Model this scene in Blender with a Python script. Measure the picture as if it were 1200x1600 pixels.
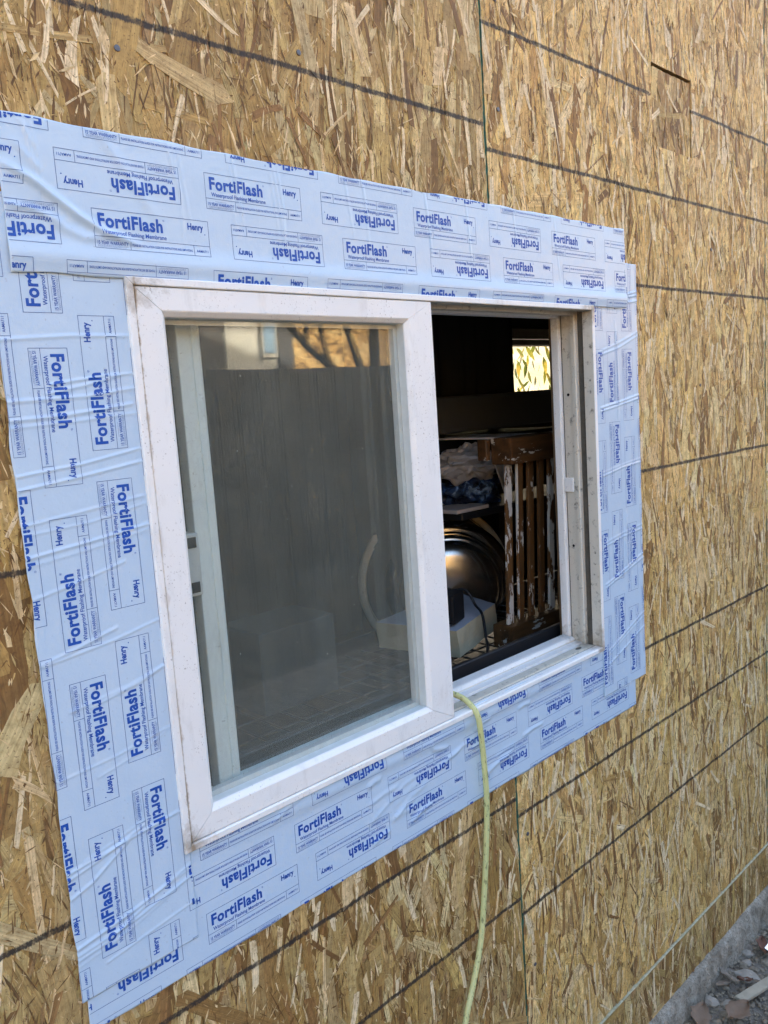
import bpy, bmesh, math, random
import numpy as np
from mathutils import Vector, Matrix, noise as mnoise
R = math.radians
rnd = random.Random(7)
sc = bpy.context.scene
for o in list(bpy.data.objects): bpy.data.objects.remove(o)

# ------------------------------------------------------------------ camera, sky, sun, exposure
CAMZ = 1.63
cam = bpy.data.cameras.new('camera'); camo = bpy.data.objects.new('camera', cam)
sc.collection.objects.link(camo); sc.camera = camo
yaw, pitch, roll = 0.764945603, 0.133679072, -0.0671554869
fw = Vector((math.sin(yaw)*math.cos(pitch), math.cos(yaw)*math.cos(pitch), -math.sin(pitch)))
rt = Vector((math.cos(yaw), -math.sin(yaw), 0)); up = rt.cross(fw)
rt2 = math.cos(roll)*rt + math.sin(roll)*up; up2 = -math.sin(roll)*rt + math.cos(roll)*up
m = Matrix((rt2, up2, -fw)).transposed().to_4x4(); m.translation = (0, -0.91, CAMZ)
camo.matrix_world = m
cam.sensor_fit = 'VERTICAL'; cam.sensor_height = 24.0; cam.lens = 24.0*1271.97/1600
cam.clip_start = 0.02; cam.clip_end = 2000

tosun = Vector((0.50, 0.76, 0.47)).normalized()
world = bpy.data.worlds.new('World'); sc.world = world; world.use_nodes = True
wn = world.node_tree
sky = wn.nodes.new('ShaderNodeTexSky'); sky.sky_type = 'NISHITA'; sky.sun_disc = False
sky.sun_elevation = math.asin(tosun.z); sky.sun_rotation = math.atan2(tosun.x, tosun.y)
sky.air_density = 1.0; sky.dust_density = 5.0; sky.ozone_density = 0.2
bg = wn.nodes['Background']; bg.inputs['Strength'].default_value = 0.15
wn.links.new(sky.outputs[0], bg.inputs['Color'])
sun = bpy.data.lights.new('sun', 'SUN'); sun.energy = 3.6; sun.angle = R(0.5); sun.color = (1, .93, .82)
suno = bpy.data.objects.new('sun', sun); sc.collection.objects.link(suno)
suno.rotation_euler = (-tosun).to_track_quat('-Z', 'Y').to_euler()
vs = sc.view_settings; vs.view_transform = 'Standard'; vs.look = 'None'; vs.gamma = 1.0; vs.use_curve_mapping = False
vs.exposure = 2.68
sc.cycles.max_bounces = 6; sc.cycles.diffuse_bounces = 3; sc.cycles.glossy_bounces = 3; sc.cycles.transparent_max_bounces = 16; sc.cycles.use_adaptive_sampling = True; sc.cycles.adaptive_threshold = .02; sc.cycles.caustics_reflective = False
sc.cycles.use_denoising = True
try: sc.cycles.denoiser = 'OPENIMAGEDENOISE'
except Exception: pass

# ------------------------------------------------------------------ helpers
COL = sc.collection
def link(name, me, mats=(), parent=None):
    o = bpy.data.objects.new(name, me); COL.objects.link(o)
    if me is not None:
        for mt in (mats if isinstance(mats, (list, tuple)) else [mats]): me.materials.append(mt)
    if parent is not None: o.parent = parent
    return o
def mesh(name, vs_, fs_): 
    me = bpy.data.meshes.new(name); me.from_pydata(vs_, [], fs_); me.update(); return me
def tag(o, label=None, cat=None, group=None, kind=None):
    if label: o['label'] = label
    if cat: o['category'] = cat
    if group: o['group'] = group
    if kind: o['kind'] = kind
    return o
def thing(name, label, cat, loc=(0, 0, 0), group=None):
    o = link(name, None); o.location = loc; o.empty_display_size = .05
    return tag(o, label, cat, group)
def part(name, me, mats, parent, smooth=False):
    """a mesh given in world coordinates becomes a child of an Empty that has only a location"""
    loc = Vector((0, 0, 0)); p = parent
    while p is not None: loc += p.location; p = p.parent
    me.transform(Matrix.Translation(-loc))
    if smooth:
        for pl in me.polygons: pl.use_smooth = True
    return link(name, me, mats, parent)
def bm_mesh(bm, name='m'):
    me = bpy.data.meshes.new(name); bm.to_mesh(me); bm.free(); return me
def box_bm(x0, x1, y0, y1, z0, z1, bev=0.0, seg=1, bm=None):
    own = bm is None
    b = bmesh.new()
    bmesh.ops.create_cube(b, size=1.0)
    for v in b.verts:
        v.co = Vector(((x0+x1)/2+v.co.x*(x1-x0), (y0+y1)/2+v.co.y*(y1-y0), (z0+z1)/2+v.co.z*(z1-z0)))
    if bev > 0: bmesh.ops.bevel(b, geom=list(b.edges), offset=bev, segments=seg, affect='EDGES', profile=.6)
    if own: return b
    me = bpy.data.meshes.new('t'); b.to_mesh(me); b.free(); bm.from_mesh(me); bpy.data.meshes.remove(me)
def box(x0, x1, y0, y1, z0, z1, bev=0.0, seg=1): return bm_mesh(box_bm(x0, x1, y0, y1, z0, z1, bev, seg))
def tube(pts, rad, n=10, closed=False, cap=True):
    """tube along points, rad may be a list"""
    pts = [Vector(p) for p in pts]; N = len(pts)
    rads = rad if isinstance(rad, (list, tuple)) else [rad]*N
    V = []; F = []
    t0 = (pts[1]-pts[0]).normalized(); ref = Vector((0, 0, 1)) if abs(t0.z) < .9 else Vector((1, 0, 0))
    u = t0.cross(ref).normalized()
    for i, p in enumerate(pts):
        t = (pts[min(i+1, N-1)]-pts[max(i-1, 0)]).normalized()
        u = (u - t*u.dot(t)).normalized(); w = t.cross(u)
        for k in range(n):
            a = 2*math.pi*k/n; V.append(tuple(p+(u*math.cos(a)+w*math.sin(a))*rads[i]))
    for i in range(N-1):
        for k in range(n):
            F.append((i*n+k, i*n+(k+1) % n, (i+1)*n+(k+1) % n, (i+1)*n+k))
    if cap: F.append(tuple(range(n))[::-1]); F.append(tuple((N-1)*n+k for k in range(n)))
    return V, F
def smooth_path(P, n=8):
    P = [Vector(p) for p in P]; out = []
    for i in range(len(P)-1):
        p0 = P[max(i-1, 0)]; p1 = P[i]; p2 = P[i+1]; p3 = P[min(i+2, len(P)-1)]
        for k in range(n):
            t = k/n
            out.append(.5*((2*p1)+(p2-p0)*t+(2*p0-5*p1+4*p2-p3)*t*t+(3*p1-p0-3*p2+p3)*t**3))
    out.append(P[-1]); return out
def join(parts_):
    V = []; F = []
    for v, f in parts_:
        o = len(V); V += v; F += [tuple(i+o for i in q) for q in f]
    return V, F
def lathe(prof, n=48, M=None):
    V = []; F = []
    for (r, z) in prof:
        for k in range(n):
            a = 2*math.pi*k/n; p = Vector((r*math.cos(a), r*math.sin(a), z))
            V.append(tuple(M @ p if M else p))
    for i in range(len(prof)-1):
        for k in range(n): F.append((i*n+k, i*n+(k+1) % n, (i+1)*n+(k+1) % n, (i+1)*n+k))
    return V, F

# ------------------------------------------------------------------ materials
class NT:
    def __init__(s, name):
        s.m = bpy.data.materials.new(name); s.m.use_nodes = True
        s.t = s.m.node_tree; s.b = s.t.nodes['Principled BSDF']; s.out = s.t.nodes['Material Output']
    def n(s, ty, **kw):
        nd = s.t.nodes.new('ShaderNode'+ty)
        for k, v in kw.items():
            if hasattr(nd, k): setattr(nd, k, v)
        return nd
    def set(s, sock, v):
        if hasattr(v, 'is_output') or isinstance(v, bpy.types.NodeSocket): s.t.links.new(v, sock)
        else: sock.default_value = v
    def math(s, op, a, b=0.0, c=None, clamp=False):
        nd = s.n('Math', operation=op); nd.use_clamp = clamp
        s.set(nd.inputs[0], a); s.set(nd.inputs[1], b)
        if c is not None: s.set(nd.inputs[2], c)
        return nd.outputs[0]
    def noise(s, vec, scale, detail=3, rough=.55, dist=0.0, out=0):
        nd = s.n('TexNoise'); nd.inputs['Scale'].default_value = scale; nd.inputs['Detail'].default_value = detail
        nd.inputs['Roughness'].default_value = rough; nd.inputs['Distortion'].default_value = dist
        if vec is not None: s.set(nd.inputs['Vector'], vec)
        return nd.outputs[out]
    def ramp(s, fac, stops):
        nd = s.n('ValToRGB'); cr = nd.color_ramp
        while len(cr.elements) < len(stops): cr.elements.new(.5)
        for e, (p, c) in zip(cr.elements, stops):
            e.position = p; e.color = tuple(c)+((1,) if len(c) == 3 else ()) if not isinstance(c, float) else (c, c, c, 1)
        s.set(nd.inputs[0], fac); return nd.outputs[0]
    def mix(s, fac, a, b, mode='MIX'):
        nd = s.n('Mix'); nd.data_type = 'RGBA'; nd.blend_type = mode
        s.set(nd.inputs[0], fac)
        for sock, v in ((nd.inputs[6], a), (nd.inputs[7], b)):
            s.set(sock, (tuple(v)+(1,)) if isinstance(v, tuple) and len(v) == 3 else v)
        return nd.outputs[2]
    def mapping(s, vec, scale):
        nd = s.n('Mapping'); nd.inputs['Scale'].default_value = scale; s.set(nd.inputs['Vector'], vec); return nd.outputs[0]
    def pos(s): return s.n('NewGeometry').outputs['Position']
    def obj(s): return s.n('TexCoord').outputs['Object']
    def attr(s, name, out='Color'):
        nd = s.n('Attribute'); nd.attribute_name = name; return nd.outputs[out]
    def bump(s, h, strength=.3, dist=.001):
        nd = s.n('Bump'); nd.inputs['Strength'].default_value = strength; nd.inputs['Distance'].default_value = dist
        s.set(nd.inputs['Height'], h); s.t.links.new(nd.outputs[0], s.b.inputs['Normal']); return nd
    def base(s, c, rough=.6, spec=.5, metal=0.0):
        s.set(s.b.inputs['Base Color'], (tuple(c)+(1,)) if isinstance(c, tuple) and len(c) == 3 else c)
        s.set(s.b.inputs['Roughness'], rough); s.b.inputs['Specular IOR Level'].default_value = spec
        s.set(s.b.inputs['Metallic'], metal); return s
def simple(name, c, rough=.6, spec=.4, metal=0.0, var=.12, sc_=30, bump=.1):
    k = NT(name); nz = k.noise(k.obj(), sc_, 4)
    col = k.mix(nz, tuple(x*(1-var) for x in c), tuple(min(1, x*(1+var)) for x in c))
    k.base(col, rough, spec, metal)
    if bump: k.bump(nz, bump, .002)
    return k.m

JX = 1.172                                     # joint between the two sheathing panels in view
LINES_R = (2.2555, 2.049, 1.845, 1.438, 1.027, .827, .624)
LINES_L = (2.29, 2.088, 1.885, 1.473, 1.055, .864, .66)
def osb_material(name, strands):
    k = NT(name); P = k.pos(); sep = k.n('SeparateXYZ'); k.set(sep.inputs[0], P)
    X, Y, Z = sep.outputs
    if strands:
        ca = k.attr('col'); oi = k.n('ObjectInfo').outputs['Color']
        c0 = k.mix(1.0, ca, oi, 'MULTIPLY')
        g = k.attr('gr', 'Vector')
        grain = k.noise(k.mapping(g, (9, 420, 1)), 1.0, 4, .65)
        fine = k.noise(k.mapping(g, (60, 900, 1)), 1.0, 2, .6)
        c1 = k.mix(k.ramp(grain, [(.3, 0.0), (.70, 1.0)]), k.mix(1.0, c0, (.60, .53, .43), 'MULTIPLY'), k.mix(1.0, c0, (1.26, 1.24, 1.2), 'MULTIPLY'))
        mot = k.noise(P, 75, 5, .72)
        c1 = k.mix(1.0, c1, k.ramp(mot, [(.25, (.54, .47, .38)), (.5, (1.0, .99, .97)), (.75, (1.22, 1.22, 1.20))]), 'MULTIPLY')
        spk = k.noise(P, 330, 2, .5)
        c1 = k.mix(k.ramp(spk, [(.64, 0.0), (.70, .8)]), c1, (.12, .06, .022))
        pore = k.noise(k.mapping(g, (55, 620, 1)), 1.0, 3, .6)
        c1 = k.mix(k.ramp(pore, [(.63, 0.0), (.70, .65)]), c1, (.19, .10, .035))
        tear = k.math('MULTIPLY', k.ramp(k.noise(k.mapping(P, (95, 95, 42)), 1.0, 4, .7, .8), [(.60, 0.0), (.66, .8)]), k.ramp(k.noise(P, 9, 3), [(.45, .15), (.62, 1.0)]))
        c1 = k.mix(tear, c1, (.24, .13, .048))
        blot = k.noise(P, 26, 4, .6)
        c1 = k.mix(k.ramp(blot, [(.40, 0.0), (.78, .34)]), c1, (.25, .14, .05))
        h = k.math('ADD', grain, k.math('MULTIPLY', fine, .6))
    else:
        n1 = k.noise(k.mapping(P, (60, 60, 14)), 1.0, 4, .6, .4); n2 = k.noise(P, 160, 4, .7)
        c1 = k.ramp(n1, [(.25, (.20, .11, .042)), (.5, (.40, .25, .105)), (.75, (.52, .35, .16))])
        c1 = k.mix(k.ramp(n2, [(.45, 0.0), (.7, .7)]), c1, (.10, .05, .02))
        h = k.math('ADD', n1, n2)
    # large scale weathering
    big = k.noise(P, 2.2, 3, .5)
    c1 = k.mix(k.ramp(big, [(.35, 0.0), (.7, .12)]), c1, (.44, .33, .18))
    # printed stud lines: ink on the panel face
    wob = k.math('MULTIPLY', k.math('SUBTRACT', k.noise(k.mapping(P, (14, 14, 14)), 1.0, 3), .5), .006)
    fray = k.math('MULTIPLY', k.math('SUBTRACT', k.noise(k.mapping(P, (700, 700, 90)), 1.0, 2), .5), .006)
    Zw = k.math('ADD', Z, k.math('ADD', wob, fray))
    def dist(lines):
        d = None
        for z in lines:
            e = k.math('ABSOLUTE', k.math('SUBTRACT', Zw, z)); d = e if d is None else k.math('MINIMUM', d, e)
        return d
    left = k.math('LESS_THAN', X, JX)
    dd = k.math('ADD', k.math('MULTIPLY', dist(LINES_L), left), k.math('MULTIPLY', dist(LINES_R), k.math('SUBTRACT', 1.0, left)))
    ink = k.ramp(k.math('MULTIPLY', dd, 100.0), [(.26, 1.0), (.46, 0.0)])
    # the small patch at the upper right carries no line
    inx = k.math('MULTIPLY', k.math('GREATER_THAN', X, 1.757), k.math('LESS_THAN', X, 1.953))
    inz = k.math('MULTIPLY', k.math('GREATER_THAN', Z, 2.15), k.math('LESS_THAN', Z, 2.32))
    ink = k.math('MULTIPLY', ink, k.math('SUBTRACT', 1.0, k.math('MULTIPLY', inx, inz)))
    up_ = k.math('GREATER_THAN', Z, .222)
    pat = k.ramp(k.noise(P, 120, 3, .7), [(.28, .45), (.5, .93)])
    c1 = k.mix(k.math('MULTIPLY', k.math('MULTIPLY', ink, up_), pat), c1, (.030, .026, .026))
    # green sealing paint straying over the edges of the panels
    gx = k.math('MINIMUM', k.math('ABSOLUTE', k.math('SUBTRACT', X, JX)), k.math('ABSOLUTE', k.math('SUBTRACT', X, 2.392)))
    gn = k.math('ADD', gx, k.math('MULTIPLY', k.math('SUBTRACT', k.noise(P, 45, 3), .5), .008))
    grn = k.ramp(k.math('MULTIPLY', gn, 100.0), [(.16, .8), (.34, 0.0)])
    c1 = k.mix(k.math('MULTIPLY', grn, up_), c1, (.06, .22, .17))
    k.base(c1, .62, .35); k.bump(h, .55, .0010)
    return k.m
M_STRAND = osb_material('osb strands', True)
M_OSB = osb_material('osb core', False)
k = NT('panel edge paint'); k.base(k.ramp(k.noise(k.pos(), 60, 3), [(.3, (.03, .16, .12)), (.7, (.08, .30, .23))]), .7, .2); M_EDGE = k.m
k = NT('pale cut edge'); k.base(k.ramp(k.noise(k.pos(), 90, 3), [(.3, (.42, .38, .24)), (.7, (.66, .62, .44))]), .8, .2); M_PALE = k.m

# vinyl window frame, weathered
def vinyl(name, c=(.87, .87, .855), grime=.0):
    k = NT(name); P = k.pos(); sep = k.n('SeparateXYZ'); k.set(sep.inputs[0], P); X, Y, Z = sep.outputs
    cl = k.mix(k.noise(P, 9, 4), tuple(v*.90 for v in c), c)
    sp = k.math('MULTIPLY', k.ramp(k.noise(k.mapping(P, (1.0, 1.0, .8)), 420, 2, .5), [(.65, 0.0), (.71, .8)]), k.ramp(k.noise(P, 13, 4), [(.42, 0.0), (.66, .85)]))
    cl = k.mix(sp, cl, (.16, .12, .09))
    sm = k.ramp(k.noise(k.mapping(P, (40, 40, 12)), 1.0, 5, .7), [(.54, 0.0), (.78, .34)])
    cl = k.mix(sm, cl, (.42, .40, .37))
    # scratches
    scx = k.noise(k.mapping(P, (30, 30, 260)), 1.0, 3, .6)
    cl = k.mix(k.math('MULTIPLY', k.ramp(scx, [(.70, 0.0), (.74, .55)]), k.ramp(k.noise(P, 7, 2), [(.5, 0.0), (.62, 1.0)])), cl, (.25, .22, .20))
    # rust brown staining along the left gap of the frame, heavier towards both corners
    dx = k.math('ABSOLUTE', k.math('SUBTRACT', X, .4825))
    st = k.math('ADD', k.math('MULTIPLY', dx, 100.0), k.math('MULTIPLY', k.noise(P, 30, 4, .7), 1.6))
    zz = k.ramp(k.math('ABSOLUTE', k.math('SUBTRACT', Z, 1.42)), [(.12, .25), (.34, 1.0)])
    cl = k.mix(k.math('MULTIPLY', k.ramp(st, [(.75, .9), (1.15, 0.0)]), zz), cl, (.33, .22, .11))
    cz_ = k.math('MINIMUM', k.math('ABSOLUTE', k.math('SUBTRACT', Z, 1.083)), k.math('ABSOLUTE', k.math('SUBTRACT', Z, 1.787)))
    cx_ = k.math('MINIMUM', k.math('ABSOLUTE', k.math('SUBTRACT', X, .481)), k.math('ABSOLUTE', k.math('SUBTRACT', X, 1.478)))
    cd = k.math('ADD', k.math('MULTIPLY', k.math('ADD', cz_, cx_), 9.0), k.math('MULTIPLY', k.noise(P, 55, 5, .7), 1.1))
    cl = k.mix(k.ramp(cd, [(.55, .75), (.95, 0.0)]), cl, (.30, .24, .17))
    if grime:
        gr = k.ramp(k.noise(P, 60, 5, .7), [(.5-grime*.6, 0.0), (.5+.16-grime*.3, .85)])
        cl = k.mix(gr, cl, (.10, .09, .075))
    rg = k.ramp(k.noise(P, 40, 3), [(.3, .33), (.7, .55)])
    k.base(cl, rg, .45); k.bump(k.noise(P, 300, 3), .08, .0005)
    return k.m
M_VINYL = vinyl('white vinyl')
M_VINYLD = vinyl('grimy vinyl track', (.66, .62, .53), -.12)
M_GRIME = vinyl('black grime in the groove', (.075, .062, .045), .3)
M_VINYLIN = vinyl('inner sash vinyl', (.84, .94, .94))
M_PILE = simple('black pile weatherstrip', (.025, .022, .02), .95, .1, var=.5, sc_=400, bump=.6)
M_SPACER = simple('aluminium spacer', (.66, .70, .69), .45, .5, .1, sc_=60)
M_ALU = simple('bare aluminium edge', (.62, .60, .56), .35, .5, .9, sc_=80)

def glass_mat(name, dust):
    k = NT(name); t = k.t; P = k.pos()
    tr = k.n('BsdfTransparent'); tr.inputs[0].default_value = (.965, .98, .97, 1)
    gl = k.n('BsdfGlossy'); gl.inputs['Roughness'].default_value = .004; gl.inputs[0].default_value = (1, 1, 1, 1)
    lw_ = k.n('LayerWeight'); lw_.inputs['Blend'].default_value = .5            # same from both faces of the pane
    fac = k.math('MULTIPLY_ADD', k.math('POWER', lw_.outputs['Facing'], 5.0), .92, .078, clamp=True)
    mx = k.n('MixShader'); k.set(mx.inputs[0], fac); t.links.new(tr.outputs[0], mx.inputs[1]); t.links.new(gl.outputs[0], mx.inputs[2])
    df = k.n('BsdfDiffuse'); df.inputs[0].default_value = (.50, .545, .475, 1)
    film = k.ramp(k.noise(k.mapping(P, (11, 11, 9)), 1.0, 6, .70, .6), [(.30, dust*.70), (.74, dust*1.30)])
    film2 = k.math('MULTIPLY', film, k.ramp(k.noise(k.mapping(P, (240, 240, 60)), 1.0, 3, .6), [(.3, .75), (.7, 1.2)]))
    vo = k.n('TexVoronoi'); vo.inputs['Scale'].default_value = 95; k.set(vo.inputs['Vector'], k.mapping(P, (1, 1, .7)))
    pick = k.n('SeparateColor'); k.set(pick.inputs[0], vo.outputs['Color'])
    sp = k.math('MULTIPLY', k.math('LESS_THAN', vo.outputs['Distance'], k.math('MULTIPLY', pick.outputs[1], .15)), k.math('MULTIPLY', k.math('GREATER_THAN', pick.outputs[0], .84), pick.outputs[2]))
    lint = k.math('MULTIPLY', k.ramp(k.noise(k.mapping(P, (170, 170, 420)), 1.0, 2, .5, 1.2), [(.68, 0.0), (.73, .5)]), dust*4)
    d = k.math('ADD', film2, k.math('ADD', k.math('MULTIPLY', sp, .6), lint), clamp=True)
    mx2 = k.n('MixShader'); k.set(mx2.inputs[0], d); t.links.new(mx.outputs[0], mx2.inputs[1]); t.links.new(df.outputs[0], mx2.inputs[2])
    t.links.new(mx2.outputs[0], k.out.inputs[0]); return k.m
M_GLASS = glass_mat('dusty window glass', .112)
M_GLASS2 = glass_mat('clean window glass', .02)

def membrane_mat():
    k = NT('blue white membrane film'); P = k.pos()
    c = k.mix(k.noise(P, 5, 3), (.475, .62, .775), (.545, .68, .82))
    dirt = k.ramp(k.noise(P, 240, 2, .5), [(.70, 0.0), (.75, .35)])
    c = k.mix(dirt, c, (.35, .38, .45))
    k.base(c, .27, .5)
    k.bump(k.math('ADD', k.noise(P, 34, 4, .6), k.math('MULTIPLY', k.noise(P, 9, 2), 2.0)), .16, .004); return k.m
M_MEMB = membrane_mat()
M_INK = simple('blue print ink', (.014, .085, .42), .4, .4, var=.15, bump=0)
M_INKL = simple('thin blue rule ink', (.07, .13, .34), .45, .4, var=.15, bump=0)

# ------------------------------------------------------------------ setting: ground
def ground_mat():
    k = NT('dry dirt'); P = k.pos()
    n = k.noise(P, 14, 6, .7); n2 = k.noise(P, 120, 4, .7)
    c = k.ramp(n, [(.3, (.13, .11, .09)), (.55, (.26, .23, .19)), (.8, (.36, .33, .28))])
    c = k.mix(k.ramp(n2, [(.45, 0.0), (.75, .6)]), c, (.34, .31, .27))
    k.base(c, .95, .1); k.bump(k.math('ADD', n, n2), .7, .012); return k.m
M_DIRT = ground_mat()
GZ = .022
V = []; F = []
def axis(vals): return vals
xs = [-1500, -300, -60, -12, -2]+[i*.1 for i in range(0, 10)]+[1.0+i*.02 for i in range(0, 101)]+[3.1+i*.1 for i in range(0, 10)]+[5, 8, 14, 60, 300, 1500]
ys = [-1500, -300, -60, -20, -8, -4, -2]+[-1.0+i*.1 for i in range(0, 5)]+[-.5+i*.02 for i in range(0, 26)]+[3.6, 8, 20, 60, 300, 1500]
for y in ys:
    for x in xs:
        z = GZ
        if .9 < x < 4 and -1.0 < y < .01:
            z += .012*mnoise.noise(Vector((x*6, y*6, 1)))+.010*mnoise.noise(Vector((x*21, y*21, 4)))+.006*mnoise.noise(Vector((x*45, y*45, 9)))
        V.append((x, y, z))
nx = len(xs)
for j in range(len(ys)-1):
    for i in range(nx-1): F.append((j*nx+i, j*nx+i+1, (j+1)*nx+i+1, (j+1)*nx+i))
g = link('ground', mesh('ground', V, F), M_DIRT); tag(g, 'bare grey brown dirt at the foot of the wall', 'ground', kind='structure')

# ------------------------------------------------------------------ the house: sheathed wall, foundation, roof, dim room behind
house = thing('house', 'house whose wall is bare oriented strand board with black stud lines', 'house', (0, 0, 0))
# window opening
OX0, OX1, OZ0, OZ1 = .4712, 1.4878, 1.0742, 1.7958
def rects_minus(rect, hole):
    x0, x1, z0, z1 = rect; a0, a1, b0, b1 = hole
    if a0 >= x1 or a1 <= x0 or b0 >= z1 or b1 <= z0: return [rect]
    out = []
    if a0 > x0: out.append((x0, a0, z0, z1))
    if a1 < x1: out.append((a1, x1, z0, z1))
    xa, xb = max(x0, a0), min(x1, a1)
    if b0 > z0: out.append((xa, xb, z0, b0))
    if b1 < z1: out.append((xa, xb, b1, z1))
    return out
def cut(rects, hole):
    r = []
    for q in rects: r += rects_minus(q, hole)
    return r
WIN = (OX0, OX1, OZ0, OZ1)
G = .0020
PATCH = (1.765, 1.951, 2.152, 2.3165)
panels = []     # name, rects, y of the face, strands?
def addp(rect, holes=(), y=0.0, st=True): panels.append((rect, holes, y, st))
addp((-.048+G, JX-G, .2265, 2.664), [WIN, (.4755, .4768, .2, 1.1)])
addp((JX+G, 2.392-G, .2265, 2.664), [WIN, (PATCH[0]-.001, PATCH[1]+.002, PATCH[2]-.0008, PATCH[3]+.0065), (1.5915, 1.593, .2, .607)])
addp((2.392+G, 3.612-G, .2265, 2.664))
addp(PATCH, (), .0016)
addp((.6, 1.533-.001, .096, .222), (), -.0050)
addp((1.533+.001, 2.13-.001, .096, .222), (), -.0050)
addp((2.13+.001, 3.6, .096, .222), (), -.0050)
addp((-1.268+G, -.048-G, .2265, 2.664), (), 0, False)
addp((-1.268, .6-.002, .096, .222), (), -.0050, False)
for i in range(4): addp((-1.268+1.22*i+G, -.048+1.22*i-G, 2.668, 3.9), (), 0, False)
addp((-3.2, -1.27, .096, 3.9), (), 0, False); addp((3.614, 8.0, .096, 3.9), (), 0, False)

PALS = [((.62, .45, .225), 4.5), ((.55, .385, .175), 5.0), ((.48, .32, .135), 4.5), ((.70, .54, .305), 3.2), ((.38, .235, .092), 2.6), ((.24, .13, .046), 1.3), ((.58, .44, .25), 3.0), ((.80, .67, .445), 2.4)]
PW = [w for _, w in PALS]
TINT = [1.0]
def scol(r):
    c = r.choices(PALS, PW)[0][0]; f = min(r.uniform(.80, 1.16)*TINT[0], .90/c[0]); return (c[0]*f, c[1]*f*r.uniform(.96, 1.03), c[2]*f*r.uniform(.74, .90))
def strand_poly(r, L, w):
    """outline of one wood flake, along a, across b"""
    n = 3; bow = r.uniform(-.12, .12)*w*2
    top = r.uniform(-.9, .9)*w; bot = r.uniform(-.9, .9)*w
    def bo(t): return bow*math.sin(math.pi*t)
    tp = r.choice((1, 1, .75, .5)); tb = r.choice((1, 1, .75, .5))
    P = []
    for i in range(n+1):
        t = i/n; ww = w*(tb+(tp-tb)*t)/2*r.uniform(.9, 1.06)
        P.append((-L/2+L*t+(bot*(-.5) if i == 0 else top*(-.5) if i == n else 0), -ww+bo(t)))
    if r.random() < .6: P.append((L/2+r.uniform(-.5, .6)*w, r.uniform(-.25, .25)*w*tp))
    for i in range(n, -1, -1):
        t = i/n; ww = w*(tb+(tp-tb)*t)/2*r.uniform(.9, 1.06)
        P.append((-L/2+L*t+(bot*.5 if i == 0 else top*.5 if i == n else 0), ww+bo(t)))
    if r.random() < .6: P.append((-L/2+r.uniform(-.6, .5)*w, r.uniform(-.25, .25)*w*tb))
    return P
def clip_poly(P, rect):
    x0, x1, z0, z1 = rect
    for ax, lim, s in ((0, x0, 1), (0, x1, -1), (1, z0, 1), (1, z1, -1)):
        if not P: return P
        out = []
        for i in range(len(P)):
            a = P[i-1]; b = P[i]; da = (a[ax]-lim)*s; db = (b[ax]-lim)*s
            if (da >= 0) != (db >= 0):
                t = da/(da-db); out.append((a[0]+(b[0]-a[0])*t, a[1]+(b[1]-a[1])*t))
            if db >= 0: out.append(b)
        P = out
    return P
def angle(r):
    q = r.random()
    if q < .68: return r.gauss(0, .20)
    if q < .90: return r.gauss(0, .55)
    return r.uniform(-1.57, 1.57)
HID = (.345, 1.645, .93, 1.94)          # covered by membrane and window: no strands needed
NB = 0
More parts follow.
